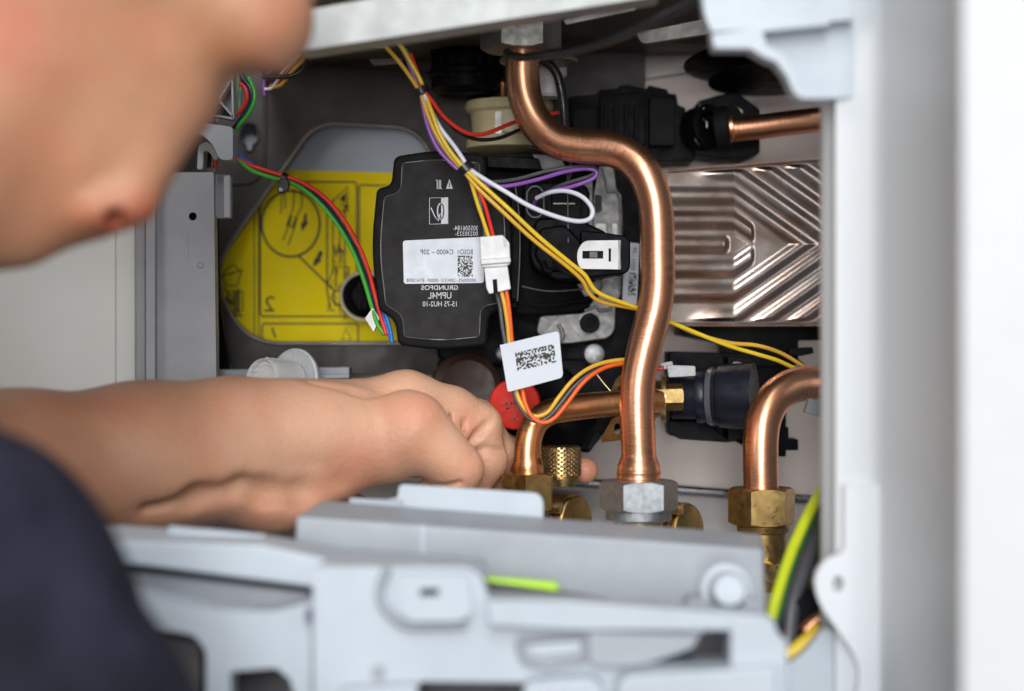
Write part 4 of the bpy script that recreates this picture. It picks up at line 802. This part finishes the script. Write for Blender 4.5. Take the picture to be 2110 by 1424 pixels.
# main front housing
mf = [(648, 1600), (644, 1178), (660, 1166), (968, 1170), (992, 1188), (1006, 1236), (1180, 1242), (1450, 1262), (1585, 1276), (1600, 1300), (1600, 1600)]
holes = [rnd([(1334, 1370), (1420, 1340), (1452, 1296), (1500, 1296), (1500, 1370)], [3, 20, 8, 4, 4]), rnd([(862, 1404), (1240, 1408), (1250, 1500), (862, 1500)], 8), rnd([(864, 1214), (904, 1212), (905, 1228), (866, 1230)], 3)]
prism('front_housing', rnd(mf, [2, 12, 12, 14, 14, 8, 6, 6, 10, 8, 2]), 800, 24, GREYB, t, holes=holes)
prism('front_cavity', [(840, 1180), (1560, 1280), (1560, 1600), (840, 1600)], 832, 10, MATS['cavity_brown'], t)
link('face_recess', sweep([P(x, y, 798) for x, y in catmull([Vector(p) for p in [(800, 1170), (785, 1204), (786, 1240), (812, 1272), (840, 1290), (900, 1290), (962, 1286)]], 6)], 0.0020, 10), GREYM, t, None, 60)
prism('raised_pad', rnd([(822, 1182), (968, 1182), (976, 1262), (948, 1280), (846, 1282), (824, 1262)], 10), 792, 10, GREYB, t, bevel=2, holes=[rnd([(864, 1214), (904, 1212), (905, 1228), (866, 1230)], 3)])
lathe('screw_dimple', P(780, 1386, 799.4), (0, -1, 0), [(0, 3.4), (0.4, 3.4), (0.4, 2.0)], GREYP, t, 24)
link('window_frame', sweep([P(x, y, 798) for x, y in closed(rnd([(1066, 1318), (1205, 1308), (1208, 1360), (1120, 1374), (1080, 1362)], 14))], 0.0017, 10, False), GREYP, t, None, 60)
prism('window_bar', rnd([(1084, 1330), (1196, 1320), (1198, 1346), (1100, 1354)], 8), 796, 6, GREYB, t, bevel=1)
prism('front_ledge', rnd([(1000, 1238), (1160, 1238), (1585, 1270), (1590, 1300), (1440, 1300), (1190, 1300), (1010, 1290)], 8), 792, 10, GREYB, t, bevel=3)
prism('front_lip', rnd([(1210, 1300), (1440, 1310), (1430, 1336), (1340, 1366), (1290, 1376), (1215, 1372)], 10), 794, 8, GREYM, t, bevel=3)
prism('bright_foot', rnd([(1290, 1392), (1500, 1380), (1604, 1372), (1604, 1600), (1270, 1600), (1270, 1412)], 14), 782, 16, GREYB, t, bevel=3)
prism('bright_foot', rnd([(1080, 1408), (1220, 1396), (1248, 1420), (1248, 1600), (1060, 1600)], 14), 784, 16, GREYB, t, bevel=3)
prism('bright_foot', rnd([(700, 1420), (860, 1412), (860, 1600), (700, 1600)], 10), 788, 10, GREYB, t, bevel=3)
lathe('screw_boss', P(1496, 1214, 850), (0, -1, 0.1), [(0, 11), (0, 12), (1, 12), (2, 9), (12, 8.6), (15, 7)], GREYB, t, 40)
prism('boss_web', rnd([(1420, 1235), (1560, 1235), (1585, 1290), (1400, 1290)], 8), 846, 20, GREYM, t, bevel=3)
prism('right_block', rnd([(1506, 1276), (1596, 1278), (1604, 1310), (1624, 1322), (1624, 1600), (1506, 1600)], 6), 790, 20, GREYB, t, bevel=2)
box8('green_lever', [(1000, 1250), (984, 1190), (1148, 1203), (1158, 1250)], 842, [(1004, 1240), (984, 1183), (1148, 1197), (1158, 1240)], 856, LIME, t, 1.0)
t = thing('earth_cable', 'yellow and green earth cable slanting behind the right casing edge', 'cable', P(1640, 1150, 960))
tube('cable', [(1700, 1000, 985), (1676, 1040, 965), (1650, 1092, 948), (1626, 1150, 934), (1606, 1210, 922), (1588, 1276, 912)], 3.0, WIRE['earth'], t, 'yellow cable sheath', nr=20)
tube('green_stripe', [(1704, 1012, 984), (1686, 1050, 966), (1662, 1100, 949), (1640, 1155, 935), (1620, 1215, 922), (1604, 1280, 912)], 1.3, WIRE['dgreen'], t)
t = thing('black_cable_pair', 'two thick black cables beside the yellow and green earth cable', 'cables', P(1650, 1250, 940))
tube('cable', [(1710, 1020, 990), (1694, 1070, 972), (1672, 1130, 956), (1650, 1190, 943), (1632, 1250, 933), (1624, 1330, 925)], 4.2, WIRE['grey'], t, nr=20)
tube('cable', [(1722, 1060, 992), (1712, 1110, 978), (1694, 1170, 962), (1672, 1230, 950), (1650, 1290, 940), (1640, 1340, 935)], 5.0, WIRE['black'], t, nr=20)
prism('cable_sleeve', rnd([(1604, 1268), (1690, 1200), (1692, 1250), (1650, 1320), (1604, 1322)], 6), 930, 20, BLACK, t, bevel=2)
t = thing('copper_end', 'short copper pipe end with a yellow sleeve at lower right', 'pipe', P(1660, 1330, 920))
tube('copper_part', [(1720, 1262, 925), (1680, 1286, 922), (1660, 1306, 920)], 5, COPPER, t, nr=24)
tube('yellow_sleeve', [(1690, 1296, 915), (1668, 1318, 914), (1640, 1342, 913), (1620, 1356, 912)], 4.4, WIRE['yellow'], t, nr=20)

# ================================================================== PERSON
def mmP(x, y, d): v = P(x, y, d) * 1000; return np.array(v[:], dtype=np.float32)
def axis(*segs):                                   # grid lines, finer where the detail is
    out = [segs[0][0]]
    for a, b, h in segs: n = max(1, int(round((b - a) / h))); out += [a + (b - a) * (i + 1) / n for i in range(n)]
    return np.array(out, dtype=np.float32)
class Field:                                       # signed-distance volume; every shape only touches its own box
    def __init__(s, ax, ay, az): s.ax = [ax, ay, az]; s.F = np.full((len(ax), len(ay), len(az)), 1e3, dtype=np.float32)
    def box(s, lo, hi):
        r = [(max(0, np.searchsorted(s.ax[i], lo[i]) - 1), min(len(s.ax[i]), np.searchsorted(s.ax[i], hi[i]) + 1)) for i in range(3)]
        s.sl = tuple(slice(*q) for q in r); g = [s.ax[i][s.sl[i]] for i in range(3)]
        return np.meshgrid(*g, indexing='ij', sparse=True)
    def put(s, D, k, sub=False):
        F = s.F[s.sl]
        if F.size == 0: return
        if sub: D = -D
        hh = np.maximum(k - np.abs(F - D), 0) / k if k > 0 else 0
        s.F[s.sl] = (np.maximum(F, D) + hh * hh * k * 0.25) if sub else (np.minimum(F, D) - hh * hh * k * 0.25)
    def cap(s, a, b, r1, r2, k, sub=False):
        a = np.asarray(a); b = np.asarray(b); ba = b - a; L2 = float(ba @ ba) + 1e-6; m = max(r1, r2) + k + 4
        X, Y, Z = s.box(np.minimum(a, b) - m, np.maximum(a, b) + m); x, y, z = X - a[0], Y - a[1], Z - a[2]
        t = np.clip((x * ba[0] + y * ba[1] + z * ba[2]) / L2, 0, 1)
        s.put(np.sqrt((x - t * ba[0]) ** 2 + (y - t * ba[1]) ** 2 + (z - t * ba[2]) ** 2) - (r1 + (r2 - r1) * t), k, sub)
    def ell(s, c, r, k, sub=False):
        m = np.array(r) + k + 4; X, Y, Z = s.box(c - m, c + m)
        s.put((np.sqrt(((X - c[0]) / r[0]) ** 2 + ((Y - c[1]) / r[1]) ** 2 + ((Z - c[2]) / r[2]) ** 2) - 1) * min(r), k, sub)
    def mesh(s):
        F = s.F; m = np.array(F.shape) - 1; neg = F < 0; cs = np.zeros(tuple(m), np.int8)
        co = [(i, j, k) for i in (0, 1) for j in (0, 1) for k in (0, 1)]
        for o in co: cs += neg[tuple(slice(o[i], o[i] + m[i]) for i in range(3))]
        I = np.argwhere((cs > 0) & (cs < 8)); n = len(I); idx = -np.ones(tuple(m), np.int32); idx[I[:, 0], I[:, 1], I[:, 2]] = np.arange(n)
        g = {o: F[I[:, 0] + o[0], I[:, 1] + o[1], I[:, 2] + o[2]] for o in co}
        acc = np.zeros((n, 3)); cnt = np.zeros(n)
        for o in co:
            for ax in range(3):
                if o[ax]: continue
                q = list(o); q[ax] = 1; fa, fb = g[o], g[tuple(q)]; c = (fa < 0) != (fb < 0)
                t = np.where(c, fa / np.where(c, fa - fb, 1), 0)
                for i in range(3): acc[:, i] += c * (t if i == ax else o[i])
                cnt += c
        fr = acc / cnt[:, None]
        V = np.stack([s.ax[i][I[:, i]] + fr[:, i] * (s.ax[i][I[:, i] + 1] - s.ax[i][I[:, i]]) for i in range(3)], 1); Q = []
        for ax in range(3):
            e0 = [slice(1, m[i]) for i in range(3)]; e1 = list(e0); e0[ax] = slice(0, m[ax]); e1[ax] = slice(1, m[ax] + 1)
            na = neg[tuple(e0)]; c = na != neg[tuple(e1)]; base = np.argwhere(c); fl = na[c]
            oth = [i for i in range(3) if i != ax]; base[:, oth[0]] += 1; base[:, oth[1]] += 1
            def h(d1, d2):
                q = base.copy(); q[:, oth[0]] -= d1; q[:, oth[1]] -= d2; return idx[q[:, 0], q[:, 1], q[:, 2]]
            q = np.stack([h(0, 0), h(1, 0), h(1, 1), h(0, 1)], 1)
            if ax == 1: fl = ~fl
            q[fl] = q[fl][:, ::-1]; Q.append(q)
        Q = np.concatenate(Q); return V, Q[(Q >= 0).all(1)]
def smooth_mesh(V, Q, it=2):
    n = len(V)
    for _ in range(it):
        a = np.zeros_like(V); c = np.zeros(n)
        for i in range(4):
            for j in (1, 3): np.add.at(a, Q[:, i], V[Q[:, (i + j) % 4]]); np.add.at(c, Q[:, i], 1)
        c[c == 0] = 1; V = V * 0.4 + (a / c[:, None]) * 0.6
    return V
# --- forearm and hand (fine)
A1 = mmP
f = Field(axis((-520, -130, 2.6), (-130, -60, 1.4), (-60, 62, 0.9)), axis((560, 900, 2.8), (900, 1010, 1.5), (1010, 1160, 1.15)), axis((-280, -125, 3), (-125, 12, 1.0), (12, 260, 2.8)))
def cp(a, b, r1, r2, k=12): f.cap(A1(*a), A1(*b), r1, r2, k)
cp((-350, 985, 905), (40, 962, 950), 46, 39.5, 0); cp((40, 962, 950), (300, 940, 990), 39.5, 37.5)
cp((300, 938, 990), (480, 905, 1015), 37.5, 31.5, 20); cp((480, 905, 1015), (620, 890, 1032), 31.5, 27, 20)
cp((620, 895, 1032), (700, 905, 1040), 27, 26.5, 20); cp((700, 905, 1040), (800, 908, 1042), 26.5, 25, 16)           # palm, little-finger side
cp((610, 858, 1060), (835, 832, 1080), 21.5, 15.5, 16)                                                              # back of the hand behind
cp((640, 850, 1085), (838, 812, 1098), 17, 11, 14)
cp((300, 985, 986), (520, 1000, 1010), 21.5, 14, 30); f.ell(A1(562, 1030, 1012), (27, 17, 17.5), 12)                   # heel of the hand
cp((560, 1030, 1015), (690, 985, 1030), 14, 12, 14)
cp((838, 858, 1036), (850, 864, 1035), 13, 13.5, 16)                                                               # knuckle
cp((856, 886, 1034), (944, 968, 1038), 20, 15.2, 9)                                                                # little finger
cp((938, 962, 1040), (900, 1010, 1056), 13.5, 10.5, 5); cp((900, 1010, 1056), (862, 1030, 1070), 10.5, 8.5, 3)
cp((838, 822, 1078), (930, 850, 1082), 15.5, 15, 14); cp((930, 850, 1082), (988, 876, 1085), 15, 13.6, 6)               # ring finger
cp((988, 880, 1085), (1000, 950, 1087), 13.2, 13.0, 4); cp((1000, 950, 1087), (972, 1012, 1090), 12.4, 10.5, 4)
cp((880, 868, 1070), (930, 910, 1072), 13, 12, 10)
cp((838, 812, 1098), (985, 862, 1108), 12, 11.5, 8); cp((985, 862, 1108), (1028, 930, 1112), 11.5, 11, 3); cp((1028, 930, 1112), (1010, 1010, 1116), 10.5, 9, 3)   # middle finger
cp((840, 818, 1122), (975, 885, 1146), 10, 9.5, 8); cp((975, 885, 1146), (1075, 940, 1158), 9.5, 9, 3); f.cap(A1(1075, 940, 1158), A1(1206, 970, 1146), 9, 8.4, 3)  # index finger to the brass cap
cp((600, 1000, 1060), (760, 1068, 1096), 14, 11, 10); cp((760, 1068, 1096), (880, 1060, 1110), 11, 10.5, 4); cp((880, 1060, 1110), (980, 1030, 1122), 10, 8.5, 3)  # thumb
# grooves: finger folds, crotch, wrist tendons
def gr(pts, r, k):
    for a, b in zip(pts[:-1], pts[1:]): f.cap(A1(*a), A1(*b), r, r, k, True)
gr([(950, 920, 1070), (985, 896, 1070), (1026, 850, 1074)], 1.6, 4)
gr([(975, 936, 1074), (1000, 925, 1072), (1040, 932, 1080)], 1.2, 4)
gr([(945, 905, 1068), (958, 868, 1066)], 0.9, 4)
gr([(832, 985, 1018), (836, 962, 1014)], 2.2, 5); gr([(800, 972, 1016), (812, 980, 1018)], 1.2, 5); gr([(862, 968, 1018), (846, 978, 1018)], 1.2, 5)
gr([(868, 1000, 1030), (900, 1004, 1030), (946, 992, 1026)], 0.7, 4)
gr([(815, 950, 1016), (826, 968, 1017)], 0.8, 3); gr([(790, 830, 1050), (860, 836, 1058)], 0.8, 6); gr([(960, 905, 1068), (948, 935, 1062)], 0.8, 3); gr([(1000, 850, 1071), (1012, 880, 1071)], 0.6, 3)
gr([(975, 905, 1070), (1000, 870, 1071)], 0.6, 3); gr([(905, 850, 1064), (900, 880, 1064)], 0.7, 5); gr([(925, 858, 1065), (922, 892, 1062)], 0.6, 5)
gr([(300, 1040, 958), (400, 1022, 968)], 0.3, 14); gr([(400, 1022, 968), (470, 1008, 980)], 0.7, 14)
gr([(500, 996, 985), (545, 1014, 990), (620, 1018, 999), (700, 1006, 1009)], 0.9, 14)
gr([(640, 810, 1030), (740, 806, 1037), (850, 814, 1053)], 1.6, 14)
# --- head, neck, shoulder, upper arm
SH = 1.105
def H1(x, y, d): return A1(x, y, d + 75)
def hp(a, b, r1, r2, k=12): f.cap(H1(*a), H1(*b), r1 * SH, r2 * SH, k)
hp((245, -45, 712), (-121, 304, 706), 43, 51, 0)                       # cheek and jaw
hp((270, -90, 735), (-200, 330, 735), 46, 50, 30)
hp((495, 20, 700), (536, 72, 698), 17, 13.5, 24); hp((430, -80, 705), (520, 10, 700), 34, 22, 24)   # brow
hp((330, 150, 706), (190, 340, 702), 19, 18, 26)                       # cheekbone
hp((392, 196, 708), (292, 342, 702), 8, 7.5, 18); hp((292, 342, 702), (268, 410, 698), 7.5, 9.5, 12)      # bridge and tip of the nose
hp((340, 200, 716), (240, 390, 716), 14, 12, 20)
f.ell(H1(272, 416, 694), (10, 10, 9.5), 6); f.ell(H1(222, 436, 690), (10, 9, 7.2), 7)
hp((150, 430, 705), (60, 478, 706), 10, 10, 24)                               # upper lip
f.cap(H1(240, 452, 679), H1(232, 448, 692), 3.4, 3.4, 3, True)            # nostril
f.ell(H1(528, 222, 705), (14, 80, 13), 8, True)                             # eye hollow
cp((-150, -250, 790), (50, -300, 790), 92, 84, 30)                           # skull
cp((-350, 150, 800), (-700, 900, 820), 55, 62, 30)                           # neck
cp((-700, 900, 820), (-900, 1150, 790), 80, 60, 40); cp((-560, 1000, 880), (-350, 985, 905), 52, 46, 20)
V, Q = f.mesh(); V = smooth_mesh(V, Q, 1) * 0.001
me = bpy.data.meshes.new('body'); me.vertices.add(len(V)); me.vertices.foreach_set('co', V.ravel())
me.loops.add(len(Q) * 4); me.loops.foreach_set('vertex_index', Q.ravel().astype(np.int32)); me.polygons.add(len(Q)); me.polygons.foreach_set('loop_start', np.arange(0, len(Q) * 4, 4, dtype=np.int32))
me.update(); me.validate(); fixn(me); print('body verts', len(V), len(me.vertices))
# local skin colour: redder nose tip, knuckles and creases, plus painted shade
ca = me.color_attributes.new('skin_tone_shade', 'FLOAT_COLOR', 'POINT'); col = np.ones((len(me.vertices), 4), np.float32)
VM = V * 1000
def tint(c, r, t):
    if len(VM) != len(col): return
    w = np.exp(-((VM - c) ** 2).sum(1) / (r * r))[:, None]; col[:, :3] *= 1 - w * (1 - np.array(t))
tint(H1(296, 436, 690), 10, (1.0, 0.55, 0.50)); tint(H1(225, 456, 688), 8, (0.9, 0.5, 0.45)); tint(H1(120, 420, 660), 34, (0.90, 0.82, 0.76)); tint(H1(470, 140, 680), 16, (0.80, 0.70, 0.62)); tint(H1(300, 60, 655), 30, (1.0, 0.96, 0.90)); tint(H1(0, 60, 650), 26, (1.0, 0.66, 0.60)); tint(H1(240, 452, 684), 5, (0.35, 0.2, 0.2))  # nostril and eye hollow darkened: their shade is painted in
col[VM[:, 1] < 870, :3] *= np.array((0.68, 0.60, 0.53)); tint(A1(40, 950, 940), 100, (0.62, 0.52, 0.45))  # face and forearm darkened: dimmer light painted into the skin
tint(A1(862, 850, 1022), 11, (1.0, 0.92, 0.90)); tint(A1(730, 950, 1015), 16, (1.0, 0.82, 0.80)); tint(A1(960, 965, 1028), 10, (1.0, 0.84, 0.82)); tint(A1(965, 870, 1066), 12, (1.0, 0.80, 0.78))
tint(A1(190, 942, 940), 1.6, (0.62, 0.42, 0.36)); tint(A1(545, 1040, 1000), 14, (1.0, 0.82, 0.76)); tint(A1(1208, 968, 1136), 12, (1.0, 0.72, 0.70)); tint(A1(430, 870, 985), 7, (1.0, 0.86, 0.82))
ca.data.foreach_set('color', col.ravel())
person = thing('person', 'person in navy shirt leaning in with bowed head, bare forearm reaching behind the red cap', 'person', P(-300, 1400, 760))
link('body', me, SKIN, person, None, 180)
# shirt sleeve: a closed cloth volume round shoulder and upper arm, with folds
f = Field(axis((-520, -90, 3.0)), axis((540, 905, 3.0)), axis((-420, -20, 3.0)))
cp((-70, 1110, 640), (-15, 1330, 640), 34, 39, 0); cp((-5, 1330, 640), (150, 1600, 640), 39, 40, 30); cp((170, 1490, 640), (260, 1720, 640), 40, 40, 16)
cp((-500, 900, 780), (-60, 1150, 680), 90, 38, 50); cp((-700, 1000, 760), (-400, 1800, 760), 110, 120, 40); cp((-150, 1380, 660), (40, 1800, 660), 66, 66, 40)
for a, b, r in (((-40, 1310, 592), (260, 1290, 606), 11), ((-80, 1430, 588), (330, 1370, 600), 11), ((40, 1060, 602), (120, 1180, 600), 8), ((-60, 1200, 596), (210, 1180, 610), 10)):
    f.cap(A1(*a), A1(*b), r, r, 14, True)
V3, Q3 = f.mesh(); V3 = smooth_mesh(V3, Q3, 2)
link('shirt', fixn(mesh(V3 * 0.001, [tuple(int(i) for i in q) for q in Q3])), NAVY, person, None, 180)
f = Field(axis((-420, -90, 4)), axis((640, 930, 4)), axis((60, 320, 4)))
cp((-180, -330, 795), (30, -390, 795), 100, 86, 0); f.cap(A1(311, -35, 770), A1(-121, 304, 770), 74, 74, 10, True)
V4, Q4 = f.mesh(); V4 = smooth_mesh(V4, Q4, 2)
link('hair', fixn(mesh(V4 * 0.001, [tuple(int(i) for i in q) for q in Q4])), HAIR, person, None, 180)
